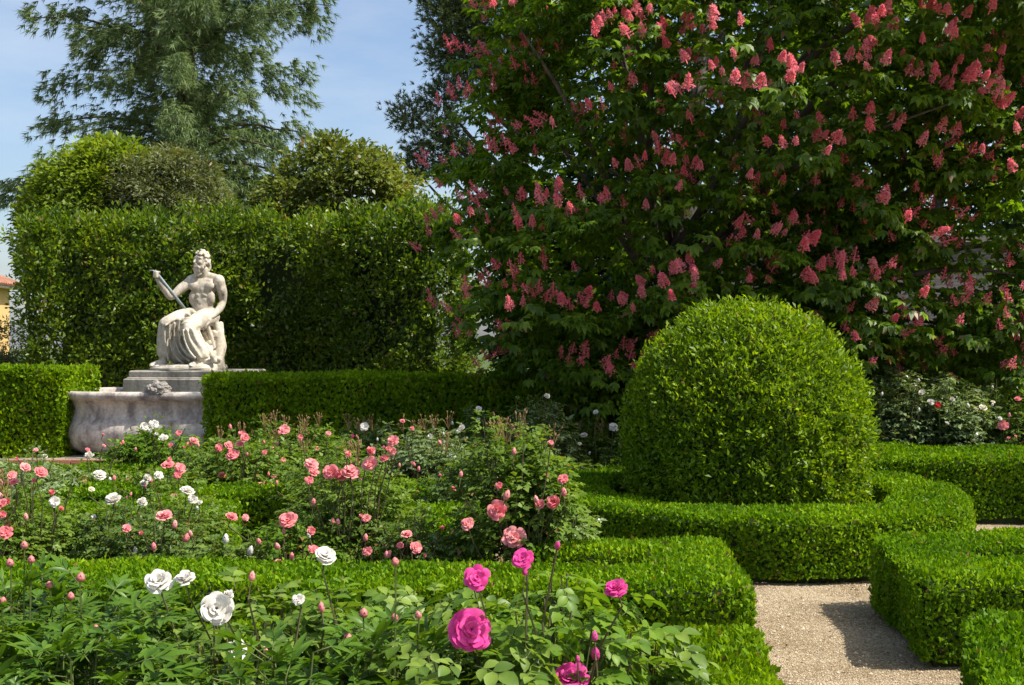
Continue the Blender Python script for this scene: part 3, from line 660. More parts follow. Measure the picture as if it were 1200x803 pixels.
# ---- pines
def needle_tufts(p, d, nn, L, W, spread, droop):
    T = len(p); k = np.repeat(np.arange(T), nn); N = len(k)
    dr = nrm(d[k] + rvec(N)*spread - np.array([0,0,droop])*rng.uniform(0.3, 1.2, N)[:, None])
    s = nrm(np.cross(dr, rvec(N))); ln = L*rng.uniform(0.7, 1.2, N)[:, None]
    st = p[k] - d[k]*rng.random(N)[:, None]*L*0.6
    v = np.empty((N, 3, 3)); v[:, 0] = st - s*W; v[:, 1] = st + s*W; v[:, 2] = st + dr*ln - np.array([0,0,1])*ln*0.12
    return v.reshape(-1, 3)
def big_pine():
    base = Vector((-10.75, 36.0, 0)); root = empty('weeping_pine', base, 'tall drooping soft-needled pine towering behind the laurel hedge', 'tree')
    H = 24.0
    mb = MB(); mb.tube([(0,0,-0.1),(0.05,0,3),(0,0.05,7),(0.1,0,11),(0.05,0,16),(0,0,H)], [0.5,0.42,0.34,0.26,0.16,0.03], 12); mb.build('trunk', M['pinebark'], root, True)
    tp, td = [], []
    z = 3.6
    while z < H-0.3:
        nb = random.randint(4, 6); a0 = random.uniform(0, 6.28)
        for b in range(nb):
            a = a0 + b*2*math.pi/nb + random.uniform(-0.35, 0.35)
            L = (4.5*min(1.0, ((H-z)/9.0))**0.75)*random.uniform(0.72, 1.12)*(0.8 if z < 5.5 else 1.0)
            if abs(z-7.2) < 0.4 and math.cos(a) < -0.75: L = 6.4
            up = random.uniform(0.18, 0.45) if z < 9 else random.uniform(0.35, 0.65); zj = random.uniform(-0.3, 0.3)
            pts = []
            for i in range(9):
                t = i/8; r = L*t
                pts.append(Vector((math.cos(a)*r + random.uniform(-.06,.06), math.sin(a)*r + random.uniform(-.06,.06), z + zj + L*(up*t - 0.40*t*t) + random.uniform(-.05,.05))))
            if b % 2 == 0 or z < 9:
                mb = MB(); mb.tube(pts, [0.075*(1-0.85*i/8)*(L/5)**0.5 for i in range(9)], 5); mb.build('limb', M['pinebark'], root, True)
            nb2 = int(L*10.5*(1.0 if z < 13.2 else 0.12))
            for j in range(nb2):
                t = random.uniform(0.08, 1.0)**0.8; f = t*8; i = min(int(f), 7); q = pts[i].lerp(pts[i+1], f-i)
                along = (pts[min(i+1,8)]-pts[i]).normalized(); side = along.cross(Vector((0,0,1))).normalized()*random.choice((-1,1))
                sl = random.uniform(0.25, 0.95)*(1.15-t*0.6)
                for m in range(1, 5):
                    e = q + (along*0.55 + side*0.8)*sl*m/4 + Vector((random.gauss(0,.06), random.gauss(0,.06), random.gauss(0.0,.24) - 0.2*sl*(m/4)**2))
                    tp.append(e); td.append((along*0.7 + side*0.5 + Vector((0,0,-0.25))).normalized())
        z += random.uniform(0.42, 0.62)
    for i in range(1500):                                  # short inner twigs round the trunk
        a = random.uniform(0, 6.28); q = random.uniform(0.3, 1.5); tp.append(Vector((q*math.cos(a), q*math.sin(a), random.uniform(4.5, 13.5)))); td.append(Vector((math.cos(a), math.sin(a), -0.2)).normalized())
    p = np.array(tp); d = np.array(td)
    v = needle_tufts(p, d, 14, 0.25, 0.0145, 0.85, 0.3)
    np_obj('crown', v, np.arange(len(v)).reshape(-1, 3), M['pine'], root, kind='stuff')
big_pine()
def stone_pine():
    base = Vector((-0.05, 33.0, 0)); B = np.array(base)
    root = empty('stone_pine', base, 'dark clump-headed pine rising behind the flowering tree', 'tree')
    mb = MB(); mb.tube([(0,0,-0.1),(0.1,0,4),(0.3,0,8),(0.2,0,12),(0,0,14.5)], [0.42,0.36,0.28,0.18,0.06], 12); mb.build('trunk', M['pinebark'], root, True)
    cl = [(-3.05,0,8.6,0.75),(-2.5,0,7.7,0.8),(-2.1,0.1,9.2,0.75),(-1.9,-0.2,8.2,0.7),(-2.9,0.2,7.1,0.6),(-1.3,0.3,10.6,1.1),(-0.5,-0.3,11.6,1.4),(-1.7,0,11.9,1.1),(-0.9,0.2,13.1,1.4),
          (0.7,0,12.8,1.6),(-0.2,0.2,10.2,1.1),(1.2,0,11.0,1.3),(1.9,0.2,12.4,1.4),(0.2,0,14.3,1.4),(0.6,0,9.2,1.2),(-1.5,0.2,7.6,0.6),(-1.9,-0.1,6.9,0.5),(-1.9,0,10.6,1.0),(-1.3,0.1,9.6,0.9),(-2.0,0,12.4,1.1),(-1.5,-0.2,11.5,1.2)]
    tp, td = [], []
    for x, y, zz, r in cl:
        T = int(320*r*r+90); d = rvec(T); d[:, 2] = d[:, 2]*0.8 + 0.1
        rad = r*rng.random(T)[:, None]**0.35*(1+0.18*rng.normal(size=(T,1)))
        tp.append(np.array([x,y,zz]) + d*rad*np.array([1,1,1.0])); td.append(nrm(d + np.array([0,0,0.5])))
        mb = MB(); mb.tube(limb_pts((0.15,0,max(4, zz-2.5)), (x,y,zz), -0.03, 0.06), [0.10*(1-0.85*j/6) for j in range(7)], 6); mb.build('limb', M['pinebark'], root, True)
    p = np.concatenate(tp); d = np.concatenate(td)
    v = needle_tufts(p, d, 15, 0.16, 0.012, 0.9, 0.0)
    np_obj('crown', v, np.arange(len(v)).reshape(-1, 3), M['pine_dark'], root, kind='stuff')
stone_pine()

# ------------------------------------------------------------------ house far behind, stone wall
def house():
    M['stucco'] = plain('yellow_stucco', (0.52,0.34,0.13), (0.62,0.42,0.17), 1.5, 0.9, 0.2, 30)
    M['tile'] = plain('terracotta_tile', (0.26,0.12,0.075), (0.42,0.22,0.14), 3, 0.9)
    M['shutter'] = plain('shutter', (0.16,0.12,0.07), (0.2,0.15,0.09), 5, 0.7)
    M['trim'] = plain('pale_trim', (0.62,0.58,0.5), (0.7,0.66,0.58), 5, 0.8)
    M['pane'] = plain('window_pane', (0.03,0.035,0.04), (0.06,0.065,0.07), 3, 0.1, spec=0.6)
    r = empty('yellow_house', (-26.0, 48, 0), 'yellow stucco house with terracotta roof beyond the laurel hedge', 'house')
    mb = MB(); mb.box(-4.5, 3.3, -3, 1.6, 0, 4.25); mb.build('wall', M['stucco'], r)
    mb = MB(); mb.box(-5.0, 3.8, -3.5, 2.1, 4.24, 4.33); mb.build('eaves', M['trim'], r)
    mb = MB(); mb.add([(-5.1,-3.6,4.34),(3.9,-3.6,4.34),(3.9,2.2,4.34),(-5.1,2.2,4.34),(-3,-0.7,5.5),(1.8,-0.7,5.5)], [(0,1,5,4),(1,2,5),(2,3,4,5),(3,0,4)]); rf = mb.build('roof', M['tile'], r)
    mb = MB()
    for i in range(40):
        x = -4.9 + i*0.22; t = min((x+5.1)/2.1, 1, (3.9-x)/2.1)
        mb.tube([(x,-3.62,4.38),(x,-3.6+2.9*t,4.38+1.16*t)], 0.075, 6)
    for i in range(25):
        y = -3.4 + i*0.22; t = min((y+3.6)/2.9, 1, (2.2-y)/2.9)
        mb.tube([(3.92,y,4.38),(3.9-2.1*t,y,4.38+1.16*t)], 0.075, 6)
    tag(mb.build('roof_tiles', M['tile'], rf), kind='stuff')
    for x, z in ((-3.2,0.9),(-0.6,0.9),(2.0,0.9),(-3.2,2.7),(-0.6,2.7),(2.0,2.7)):
        mb = MB(); mb.box(x-0.5,x+0.5,-3.06,-2.99,z,z+1.2); wn = mb.build('window', M['trim'], r)
        mb = MB(); mb.box(x-0.4,x-0.02,-3.09,-3.05,z+0.1,z+1.1); mb.build('pane', M['pane'], wn)
        mb = MB(); mb.box(x+0.02,x+0.4,-3.09,-3.05,z+0.1,z+1.1); mb.build('pane', M['pane'], wn)
    mb = MB(); mb.box(-2.1,-1.2,-3.06,-2.98,0,2.1); mb.build('door', M['shutter'], r)
house()
def stone_wall():
    m, t, b = newmat('old_stone_courses')
    tc = t.nodes.new('ShaderNodeTexCoord'); br = t.nodes.new('ShaderNodeTexBrick'); mp = t.nodes.new('ShaderNodeMapping')
    mp.inputs['Rotation'].default_value = (R(90), 0, 0); t.links.new(tc.outputs['Object'], mp.inputs[0])
    br.inputs['Scale'].default_value = 3.2; br.inputs['Color1'].default_value = (0.22,0.20,0.185,1); br.inputs['Color2'].default_value = (0.14,0.125,0.12,1); br.inputs['Mortar'].default_value = (0.13,0.12,0.11,1)
    br.inputs['Mortar Size'].default_value = 0.018; br.inputs['Row Height'].default_value = 0.18; br.inputs['Brick Width'].default_value = 0.7
    t.links.new(mp.outputs[0], br.inputs[0]); t.links.new(br.outputs[0], b.inputs['Base Color']); b.inputs['Roughness'].default_value = 0.95
    bp = t.nodes.new('ShaderNodeBump'); bp.inputs['Distance'].default_value = 0.03; bp.invert = True; t.links.new(br.outputs['Fac'], bp.inputs['Height']); t.links.new(bp.outputs[0], b.inputs['Normal'])
    r = empty('stone_wall', (9, 20.5, 0), 'old grey stone wall glimpsed behind the flowering tree', 'wall')
    mb = MB(); mb.box(-6.5, 12, -0.25, 0.25, 0, 3.6); mb.build('masonry', m, r)
    mb = MB(); mb.box(-6.6, 12.1, -0.33, 0.33, 3.6, 3.72); mb.build('coping', M['plinth'], r)
stone_wall()

# ------------------------------------------------------------------ fountain, plinth, statue
SX, SY = -4.73, 16.6
def superring(hw, hd, n=64, e=2.6):
    out = []
    for k in range(n):
        a = 2*math.pi*k/n; c, s_ = math.cos(a), math.sin(a)
        out.append((hw*math.copysign(abs(c)**(2/e), c), hd*math.copysign(abs(s_)**(2/e), s_)))
    return out
def fountain():
    # brick-edged step
    st = empty('fountain_step', (SX+0.15, 15.6, 0), 'low brick-edged stone step under the fountain basin', 'step')
    mb = MB(); mb.box(-2.15, 2.15, -1.18, 0.9, 0, 0.20); mb.build('slab', M['plinth'], st)
    bm_ = MB(); bm_.box(-0.118, 0.118, -0.055, 0.055, 0, 0.065); brick = bm_.mesh('brick', M['brick'])
    for row in range(3):
        for i in range(17):
            o = bpy.data.objects.new('brick', brick); link(o, st)
            o.location = (-2.05 + i*0.25 + (0.12 if row % 2 else 0), -1.243 + random.uniform(-.006,.006), 0.0 + row*0.071); o.rotation_euler = (0,0,random.uniform(-.03,.03))
    r = empty('fountain_basin', (SX+0.15, 15.6, 0.2), 'stained marble fountain basin with rolled rim below the statue', 'fountain')
    prof = [(0.72,0.0),(0.76,0.02),(0.86,0.06),(0.95,0.13),(1.0,0.22),(1.02,0.32),(1.0,0.42),(0.945,0.475),(0.95,0.487),(0.915,0.505),(0.90,0.58),(0.905,0.68),(0.94,0.745),
            (1.01,0.775),(1.03,0.80),(1.035,0.83),(1.02,0.865),(0.985,0.88),(0.93,0.875),(0.91,0.85),(0.90,0.6)]
    n = 96; vs = []; fs = []
    for f, z in prof:
        for (x, y) in superring(1.0, 1.0, n, 2.9):
            # constant wall thickness: scale offset in metres rather than by ratio
            L = math.hypot(x, y); off = (f-1.0)*1.0
            vs.append((x*(1.72) + x/L*off, y*(0.95) + y/L*off, z))
    for i in range(len(prof)-1):
        for k in range(n): fs.append((i*n+k, i*n+(k+1) % n, (i+1)*n+(k+1) % n, (i+1)*n+k))
    mb = MB(); mb.add(vs, fs); mb.build('bowl', M['basin'], r, True)
    M['water'] = plain('fountain_water', (0.015,0.03,0.02), (0.03,0.045,0.03), 3, 0.06, 0.1, 6, spec=0.5)
    mb = MB(); mb.add([(x*1.63, y*0.87, 0.74) for x, y in superring(1,1,48,2.9)], [tuple(range(48))]); mb.build('water', M['water'], r)
    # rough rock on the rim
    bm = bmesh.new(); bmesh.ops.create_icosphere(bm, subdivisions=4, radius=1)
    for v in bm.verts:
        d = v.co.normalized(); f = 1 + 0.22*mnoise.noise(d*2.2) + 0.16*mnoise.noise(d*6) + 0.08*mnoise.noise(d*14)
        v.co = Vector((d.x*0.165*f, d.y*0.125*f, max(d.z, -0.3)*0.125*f + 0.035))
    me = bpy.data.meshes.new('rock'); bm.to_mesh(me); bm.free(); me.materials.append(M['rock'])
    rk = link(bpy.data.objects.new('rock', me)); q = P(186, 456, 14.75); rk.location = (q.x, 14.72, 1.062)
    tag(rk, 'rough grey rock lump sitting on the fountain rim', 'rock')
    # plinth with two tiers
    pl = empty('statue_plinth', (SX+0.02, SY-0.03, 0), 'stepped grey stone plinth carrying the statue behind the basin', 'plinth')
    def tier(name, hw, hd, z0, z1, ch=0.02):
        mb = MB(); vs = []
        for z, i in ((z0,0),(z1-ch,0),(z1,ch)): vs += [(-hw+i,-hd+i,z),(hw-i,-hd+i,z),(hw-i,hd-i,z),(-hw+i,hd-i,z)]
        fs = [(k*4+j, k*4+(j+1)%4, k*4+4+(j+1)%4, k*4+4+j) for k in range(2) for j in range(4)] + [(8,9,10,11)]
        mb.add(vs, fs); return mb.build(name, M['plinth'], pl)
    tier('base_block', 0.90, 0.57, 0, 1.02); tier('moulding', 0.94, 0.61, 1.022, 1.22); tier('step_block', 0.90, 0.59, 1.222, 1.245); tier('top_slab', 0.87, 0.575, 1.247, 1.335)
fountain()

def uv(cx, cyy, v=0.0):
    """figure-local metres from a pixel of the enlarged statue view"""
    return ((cx-300)*0.00273, v, (722-cyy)*0.00273)
class Clay:
    """lumps that a voxel remesh melts into one continuous surface"""
    def __init__(s): s.bm = bmesh.new()
    def ball(s, c, r, rot=None, sub=2):
        rr = r if hasattr(r, '__len__') else (r, r, r)
        m = Matrix.Translation(Vector(c)) @ (rot.to_matrix().to_4x4() if rot else Matrix()) @ Matrix.Diagonal((*rr, 1))
        bmesh.ops.create_icosphere(s.bm, subdivisions=sub, radius=1, matrix=m)
    def chain(s, pts, sub=2, step=0.35):
        """pts (x,y,z,r), Catmull-Rom through them"""
        P_ = [np.array(p, float) for p in pts]; n = len(P_)
        for i in range(n-1):
            p0, p1, p2, p3 = P_[max(i-1,0)], P_[i], P_[i+1], P_[min(i+2,n-1)]
            L = np.linalg.norm(p2[:3]-p1[:3]); k = max(2, int(L/(step*min(p1[3], p2[3]))))
            for j in range(k+1):
                t = j/k
                q = 0.5*((2*p1)+(-p0+p2)*t+(2*p0-5*p1+4*p2-p3)*t*t+(-p0+3*p1-3*p2+p3)*t**3)
                s.ball(q[:3], max(q[3], 0.004), sub=sub)
    def build(s, name, mat, parent, voxel=0.016, smooth=4):
        me = bpy.data.meshes.new(name+'_lump'); s.bm.to_mesh(me); s.bm.free()
        o = bpy.data.objects.new(name+'_lump', me); COL.objects.link(o)
        m = o.modifiers.new('r', 'REMESH'); m.mode = 'VOXEL'; m.voxel_size = voxel
        if smooth:
            k = o.modifiers.new('s', 'SMOOTH'); k.iterations = smooth; k.factor = 0.5
        dg = bpy.context.evaluated_depsgraph_get(); dg.update()
        me2 = bpy.data.meshes.new_from_object(o.evaluated_get(dg)); me2.name = name
        bpy.data.objects.remove(o); bpy.data.meshes.remove(me)
        me2.materials.clear(); me2.materials.append(mat)
        me2.polygons.foreach_set('use_smooth', [True]*len(me2.polygons)); me2.update()
        return link(bpy.data.objects.new(name, me2), parent)
def c4(cx, cyy, v, r): return (*uv(cx, cyy, v), r)

def statue():
    root = empty('statue', (SX, SY, 1.335), 'white marble statue of a seated bearded man holding a broken staff', 'statue')
    b = Clay()
    # torso
    b.ball((0.075,0.0,1.20), (0.195,0.13,0.215)); b.ball((0.062,-0.01,1.0), (0.185,0.13,0.19)); b.ball((0.065,0.0,0.88), (0.19,0.15,0.12))
    b.ball((-0.03,-0.085,1.245), (0.115,0.050,0.078), Euler((0,0.25,0.2))); b.ball((0.165,-0.085,1.245), (0.115,0.050,0.078), Euler((0,-0.25,-0.2)))
    for zz, rr in ((1.12,0.045),(1.045,0.047),(0.965,0.05)):
        for sx in (-1, 1): b.ball((0.062+sx*0.05,-0.10,zz), (0.05,0.035,rr*0.8))
    b.ball((0.055,-0.095,0.93), (0.11,0.05,0.07))
    b.ball((-0.075,-0.05,1.08), (0.075,0.08,0.12)); b.ball((0.2,-0.05,1.08), (0.075,0.08,0.12))
    b.chain([(0.095,0.03,1.34,0.085),(0.075,-0.015,1.52,0.08)])                               # neck
    b.chain([(0.09,0.03,1.43,0.065),(-0.1,0.01,1.36,0.085)]); b.chain([(0.09,0.03,1.43,0.065),(0.3,0.01,1.355,0.085)])
    b.chain([(-0.07,-0.06,1.335,0.03),(0.07,-0.05,1.35,0.03),(0.21,-0.06,1.335,0.03)])       # collar bones
    # his right arm (raised) and left arm (resting)
    b.ball((-0.12,-0.01,1.335), (0.095,0.09,0.1)); b.ball((0.325,-0.01,1.33), (0.095,0.09,0.11))
    b.chain([(-0.125,-0.01,1.33,0.088),(-0.25,-0.10,1.225,0.078),(-0.385,-0.19,1.10,0.06),(-0.45,-0.23,1.17,0.062),(-0.52,-0.27,1.27,0.05),(-0.565,-0.30,1.345,0.038)])
    b.chain([(0.325,0,1.32,0.09),(0.365,0.03,1.17,0.08),(0.365,0.05,1.03,0.06),(0.335,-0.03,0.92,0.062),(0.275,-0.15,0.82,0.046),(0.245,-0.2,0.785,0.038)])
    b.ball((0.375,0.0,1.2), (0.06,0.075,0.1))
    # right hand closed round the staff
    b.ball((-0.575,-0.315,1.405), (0.046,0.05,0.06))
    for i in range(4):
        z = 1.375 + i*0.027
        b.chain([(-0.60,-0.32,z,0.016),(-0.605,-0.365,z+0.004,0.0165),(-0.565,-0.39,z+0.002,0.016),(-0.535,-0.37,z-0.004,0.014)], sub=1)
    b.chain([(-0.55,-0.30,1.42,0.018),(-0.52,-0.335,1.45,0.016),(-0.535,-0.37,1.465,0.014)], sub=1)
    # left hand over the thigh
    b.ball((0.215,-0.25,0.73), (0.05,0.04,0.06), Euler((0.4,0.5,0)))
    for i, (dx, l) in enumerate(((-0.04,0.95),(-0.013,1.1),(0.014,1.05),(0.04,0.85))):
        b.chain([(0.20+dx,-0.28,0.70,0.017),(0.175+dx,-0.31,0.70-0.045*l,0.0165),(0.16+dx,-0.305,0.70-0.095*l,0.015)], sub=1)
    b.chain([(0.18,-0.26,0.75,0.018),(0.145,-0.29,0.725,0.016),(0.125,-0.30,0.695,0.014)], sub=1)
    # head turned to his right
    F = Vector((-0.62,-0.78,0)).normalized(); S_ = Vector((F.y, -F.x, 0))*-1; H = Vector((0.055,-0.03,1.645)); U = Vector((0,0,1))
    rot = F.to_track_quat('-Y', 'Z').to_euler()
    h = lambda f, s_, u: H + F*f + S_*s_ + U*u
    b.ball(H, (0.10,0.125,0.14), rot); b.ball(h(0.03,0,-0.06), (0.08,0.085,0.095), rot)
    b.chain([(*h(0.115,0,0.03),0.016),(*h(0.135,0,-0.005),0.018),(*h(0.15,0,-0.03),0.022)], sub=2)      # nose
    for s_ in (-1, 1):
        b.chain([(*h(0.112,s_*0.015,0.042),0.016),(*h(0.105,s_*0.05,0.046),0.016),(*h(0.08,s_*0.085,0.03),0.014)], sub=1)   # brow
        b.ball(h(0.098,s_*0.043,0.014), 0.017, sub=1); b.ball(h(0.085,s_*0.058,-0.03), 0.034); b.ball(h(-0.01,s_*0.105,-0.005), (0.02,0.028,0.04), rot)
    b.chain([(*h(0.12,-0.03,-0.075),0.012),(*h(0.13,0,-0.07),0.014),(*h(0.12,0.03,-0.075),0.012)], sub=1)
    # feet
    for kx, an, toe, sg in (((-0.43,-0.36,0.60),(-0.46,-0.33,0.17),(-0.62,-0.43,0.065),1), ((-0.02,-0.50,0.55),(0.13,-0.42,0.17),(0.03,-0.56,0.065),1)):
        b.chain([(*kx,0.09),((kx[0]+an[0])/2,(kx[1]+an[1])/2,(kx[2]+an[2])/2,0.085),(*an,0.055),(an[0],an[1],0.11,0.058)])
        A = Vector(an); T = Vector(toe)
        b.chain([(A.x,A.y,0.11,0.058),((A.x+T.x)/2,(A.y+T.y)/2,0.095,0.055),(T.x,T.y,0.075,0.035)])
        dr = (T-A); dr.z = 0; dr.normalize(); sd = Vector((dr.y,-dr.x,0))
        for i in range(5): q = T + sd*(i-2)*0.024 + dr*(0.03-0.008*abs(i-1)); b.chain([(*(q-dr*0.06),0.017),(*q,0.016)], sub=1)
    b.build('figure', M['marble'], root, 0.0125, 3)
    # hair and beard of curls
    g = Clay()
    for i in range(150):
        d = Vector(rvec(1)[0])
        if d.z < -0.45: continue
        f = d.dot(F)
        if f > 0.12 and d.z < 0.48: continue
        if f > 0.75 and d.z < 0.62: continue
        p = H + F*d.dot(F)*0.135 + S_*d.dot(S_)*0.112 + U*(d.z*0.15+0.01); g.ball(p, random.uniform(0.018,0.028), sub=1)
    for i in range(10):
        s_ = random.uniform(-1,1); g.chain([(*h(-0.06,s_*0.09,-0.02),0.032),(*h(-0.09+random.uniform(-.02,.02),s_*0.09,-0.09),0.026),(*h(-0.07,s_*0.09,-0.16),0.018)], sub=1)
    for i in range(95):
        s_ = random.gauss(0,0.5); s_ = max(-1, min(1, s_)); u = random.uniform(-0.225,-0.08); k = 1-max(0, (-0.11-u))/0.12
        f = 0.105 - abs(s_)*0.045 + random.uniform(-0.02,0.012); g.ball(h(f+0.012, s_*0.085*max(k,0.4), u), random.uniform(0.022,0.034), sub=1)
    for s_ in (-1, 1):
        g.chain([(*h(0.128,s_*0.012,-0.052),0.014),(*h(0.118,s_*0.04,-0.075),0.015),(*h(0.095,s_*0.06,-0.12),0.016)], sub=1)
        for i in range(8): g.ball(h(0.03+random.uniform(-.02,.03), s_*0.09, -0.03-i*0.013), 0.022, sub=1)
    g.build('hair_and_beard', M['marble'], root, 0.011, 1)
    # drapery from the waist down
    c = Clay()
    hipR, hipL = (-0.06,-0.02,0.80), (0.19,-0.02,0.80); knR, knL = (-0.41,-0.36,0.665), (-0.03,-0.50,0.61)
    c.chain([(*hipR,0.15),(-0.24,-0.2,0.76,0.145),(*knR,0.125)]); c.chain([(*hipL,0.15),(0.09,-0.27,0.74,0.145),(*knL,0.125)])
    c.chain([(*knR,0.123),(-0.45,-0.33,0.45,0.12),(-0.45,-0.30,0.27,0.125)]); c.chain([(*knL,0.122),(0.05,-0.46,0.42,0.12),(0.15,-0.40,0.24,0.13)])
    c.ball((-0.15,-0.2,0.42), (0.27,0.17,0.32)); c.ball((0.0,-0.2,0.25), (0.30,0.2,0.2)); c.ball((-0.3,-0.2,0.3), (0.16,0.16,0.22)); c.ball((0.06,0.02,0.78), (0.24,0.17,0.12))
    # rolled edge at the waist and hanging swags
    c.chain([c4(232,400,-0.12,0.03), c4(265,398,-0.17,0.034), c4(305,418,-0.2,0.036), c4(345,428,-0.2,0.034), c4(385,408,-0.10,0.035), c4(400,395,0.02,0.03)], sub=1)
    c.chain([c4(215,415,-0.2,0.03), c4(262,420,-0.28,0.03), c4(310,446,-0.34,0.03), c4(350,455,-0.3,0.03), c4(385,440,-0.18,0.03)], sub=1)
    c.chain([c4(200,430,-0.28,0.025), c4(245,445,-0.35,0.026), c4(290,470,-0.46,0.025)], sub=1)
    swags = [[(232,450,-.40),(222,500,-.40),(232,545,-.42),(262,600,-.45),(300,640,-.46),(345,668,-.46)],
             [(205,470,-.44),(200,530,-.42),(215,590,-.42),(245,640,-.42),(290,672,-.42)],
             [(180,480,-.48),(178,545,-.46),(188,605,-.44),(215,655,-.42),(250,685,-.40)],
             [(255,500,-.50),(240,555,-.49),(255,600,-.50),(290,635,-.52),(330,655,-.52)],
             [(150,490,-.49),(152,560,-.47),(160,620,-.44),(168,670,-.42)],
             [(125,485,-.42),(122,550,-.42),(125,610,-.40),(135,655,-.38)],
             [(278,505,-.665),(285,560,-.645),(305,615,-.60),(335,655,-.57)],
             [(300,505,-.655),(312,560,-.62),(338,610,-.575),(365,652,-.54)],
             [(322,500,-.62),(340,555,-.575),(368,605,-.51),(392,648,-.45)],
             [(262,475,-.62),(290,462,-.60),(325,470,-.53),(350,480,-.46)],
             [(250,455,-.53),(285,440,-.50),(325,450,-.42),(362,462,-.36)],
             [(135,470,-.50),(165,440,-.44),(200,425,-.34),(240,418,-.25)],
             [(165,480,-.53),(190,455,-.46),(220,440,-.38)],
             [(335,480,-.46),(352,530,-.44),(378,590,-.38),(400,640,-.3)],
             [(112,480,-.34),(110,545,-.34),(116,605,-.32)]]
    for s_ in swags:
        r_ = random.uniform(0.019, 0.033)
        c.chain([c4(x, y, v+0.018, r_*(0.75+0.5*i/len(s_))) for i, (x, y, v) in enumerate(s_)], sub=1, step=0.4)
    # cloth falling over the seat, right
    c.chain([c4(385,430,-0.05,0.06), c4(405,490,-0.02,0.055), c4(415,560,-0.02,0.055), c4(425,615,-0.03,0.045)], sub=2)
    c.chain([c4(365,470,-0.2,0.04), c4(385,540,-0.14,0.04), c4(398,600,-0.10,0.036)], sub=1)
    c.chain([c4(420,470,0.08,0.05), c4(428,560,0.07,0.05), c4(432,605,0.05,0.045)], sub=1)
    c.build('drapery', M['marble'], root, 0.0135, 2)
    # rock seat and base slab
    k = Clay()
    k.ball((0.14,0.14,0.42), (0.20,0.28,0.36)); k.ball((0.05,0.22,0.35), (0.34,0.22,0.38)); k.chain([(0.34,-0.05,0.05,0.09),(0.335,-0.03,0.3,0.075),(0.32,0.0,0.55,0.07)])
    for i in range(60): a = random.uniform(0,6.28); k.ball((0.15+0.17*math.cos(a), 0.08+0.22*math.sin(a), random.uniform(0.08,0.6)), random.uniform(0.03,0.07), sub=1)
    for i in range(26): k.ball((random.uniform(0.12,0.38), random.uniform(-0.5,-0.1), random.uniform(0.05,0.2)), random.uniform(0.03,0.06), sub=1)
    k.build('rock_seat', M['marble'], root, 0.02, 1)
    mb = MB(); n = 56; vs = []; fs = []
    for zi, (z, f) in enumerate(((0,1.0),(0.03,1.012),(0.065,0.985),(0.085,0.93))):
        for j, (x, y) in enumerate(superring(0.54, 0.56, n, 3.4)):
            q = 1 + 0.035*mnoise.noise(Vector((x*3, y*3, zi*0.4)))
            vs.append((-0.135 + x*f*q, -0.05 + y*f*q, z + (0.008*mnoise.noise(Vector((x*5, y*5, 3))) if zi else 0)))
    for i in range(3):
        for j in range(n): fs.append((i*n+j, i*n+(j+1) % n, (i+1)*n+(j+1) % n, (i+1)*n+j))
    fs.append(tuple(3*n+j for j in range(n)))
    mb.add(vs, fs); mb.build('base_slab', M['marble'], root)
    mb = MB(); a = Vector((-0.595,-0.355,1.475)); e = Vector((-0.175,-0.13,0.90))
    mb.tube([a, a.lerp(e,0.5), e], [0.021,0.022,0.023], 10); mb.tube([a+Vector((-0.09,0,0.0)), a+Vector((-0.01,0,0.0))], 0.009, 6); mb.build('staff', M['metal'], root, True); root.scale = (0.94, 0.97, 1.0)
statue()

# ------------------------------------------------------------------ roses and peonies
def petal_grid(phi, r0, r1, h0, h1, half, cup, curl, nu, nv, g):
    """one petal: a curved patch around the flower axis"""
    vs = []
    for j in range(nv+1):
        t = j/nv; wd = math.sin(math.pi*(0.16+0.66*t))**0.8
        for i in range(nu+1):
            s_ = -1 + 2*i/nu; a = phi + s_*half*wd
            edge = 1 - 0.16*s_*s_*t
            r = r0 + (r1-r0)*(t**1.25)*edge + curl*max(0, t-0.6)**1.3*(0.6+0.4*abs(s_))
            z = h0 + (h1-h0)*(t**0.85)*(1-0.12*s_*s_) - cup*max(0, t-0.72) + 0.018*math.sin(3.1*s_+phi*7)*t
            vs.append((r*math.cos(a), r*math.sin(a), z))
    fs = [(j*(nu+1)+i, j*(nu+1)+i+1, (j+1)*(nu+1)+i+1, (j+1)*(nu+1)+i) for j in range(nv) for i in range(nu)]
    return vs, fs
def rose_layers(openness, dense):
    L = []
    if dense: rows = [(3,0.01,0.06,0.18,0.60,1.5),(4,0.03,0.11,0.15,0.62,1.2),(4,0.06,0.20,0.12,0.62,1.1),(5,0.10,0.32,0.08,0.60,0.85),(6,0.13,0.44,0.04,0.54,0.72),(7,0.15,0.55,0.0,0.44,0.62),(7,0.15,0.62,-0.03,0.32,0.62)]
    else: rows = [(3,0.02,0.12,0.12,0.66,1.4),(4,0.08,0.24,0.08,0.68,1.05),(5,0.12,0.38,0.03,0.64,0.86),(5,0.14,0.50,-0.02,0.54,0.80),(6,0.14,0.58,-0.04,0.36,0.72)]
    return rows
def rose_mesh(name, mat, seed, dense=True, nu=4, nv=4, openness=1.0):
    g = random.Random(seed); mb = MB()
    for k, (n, r0, r1, h0, h1, half) in enumerate(rose_layers(openness, dense)):
        for i in range(n):
            ph = 2*math.pi*i/n + k*1.1 + g.uniform(-.2,.2)
            v, f = petal_grid(ph, r0, r1*openness*g.uniform(0.9,1.1), h0, h1*(1.25-0.25*openness)*g.uniform(0.92,1.08), half*g.uniform(0.9,1.1), 0.35*g.uniform(0.3,1.4), 0.35*openness*g.uniform(0.2,1.3), nu, nv, g)
            mb.add(v, f)
    return mb.mesh(name, mat, True)
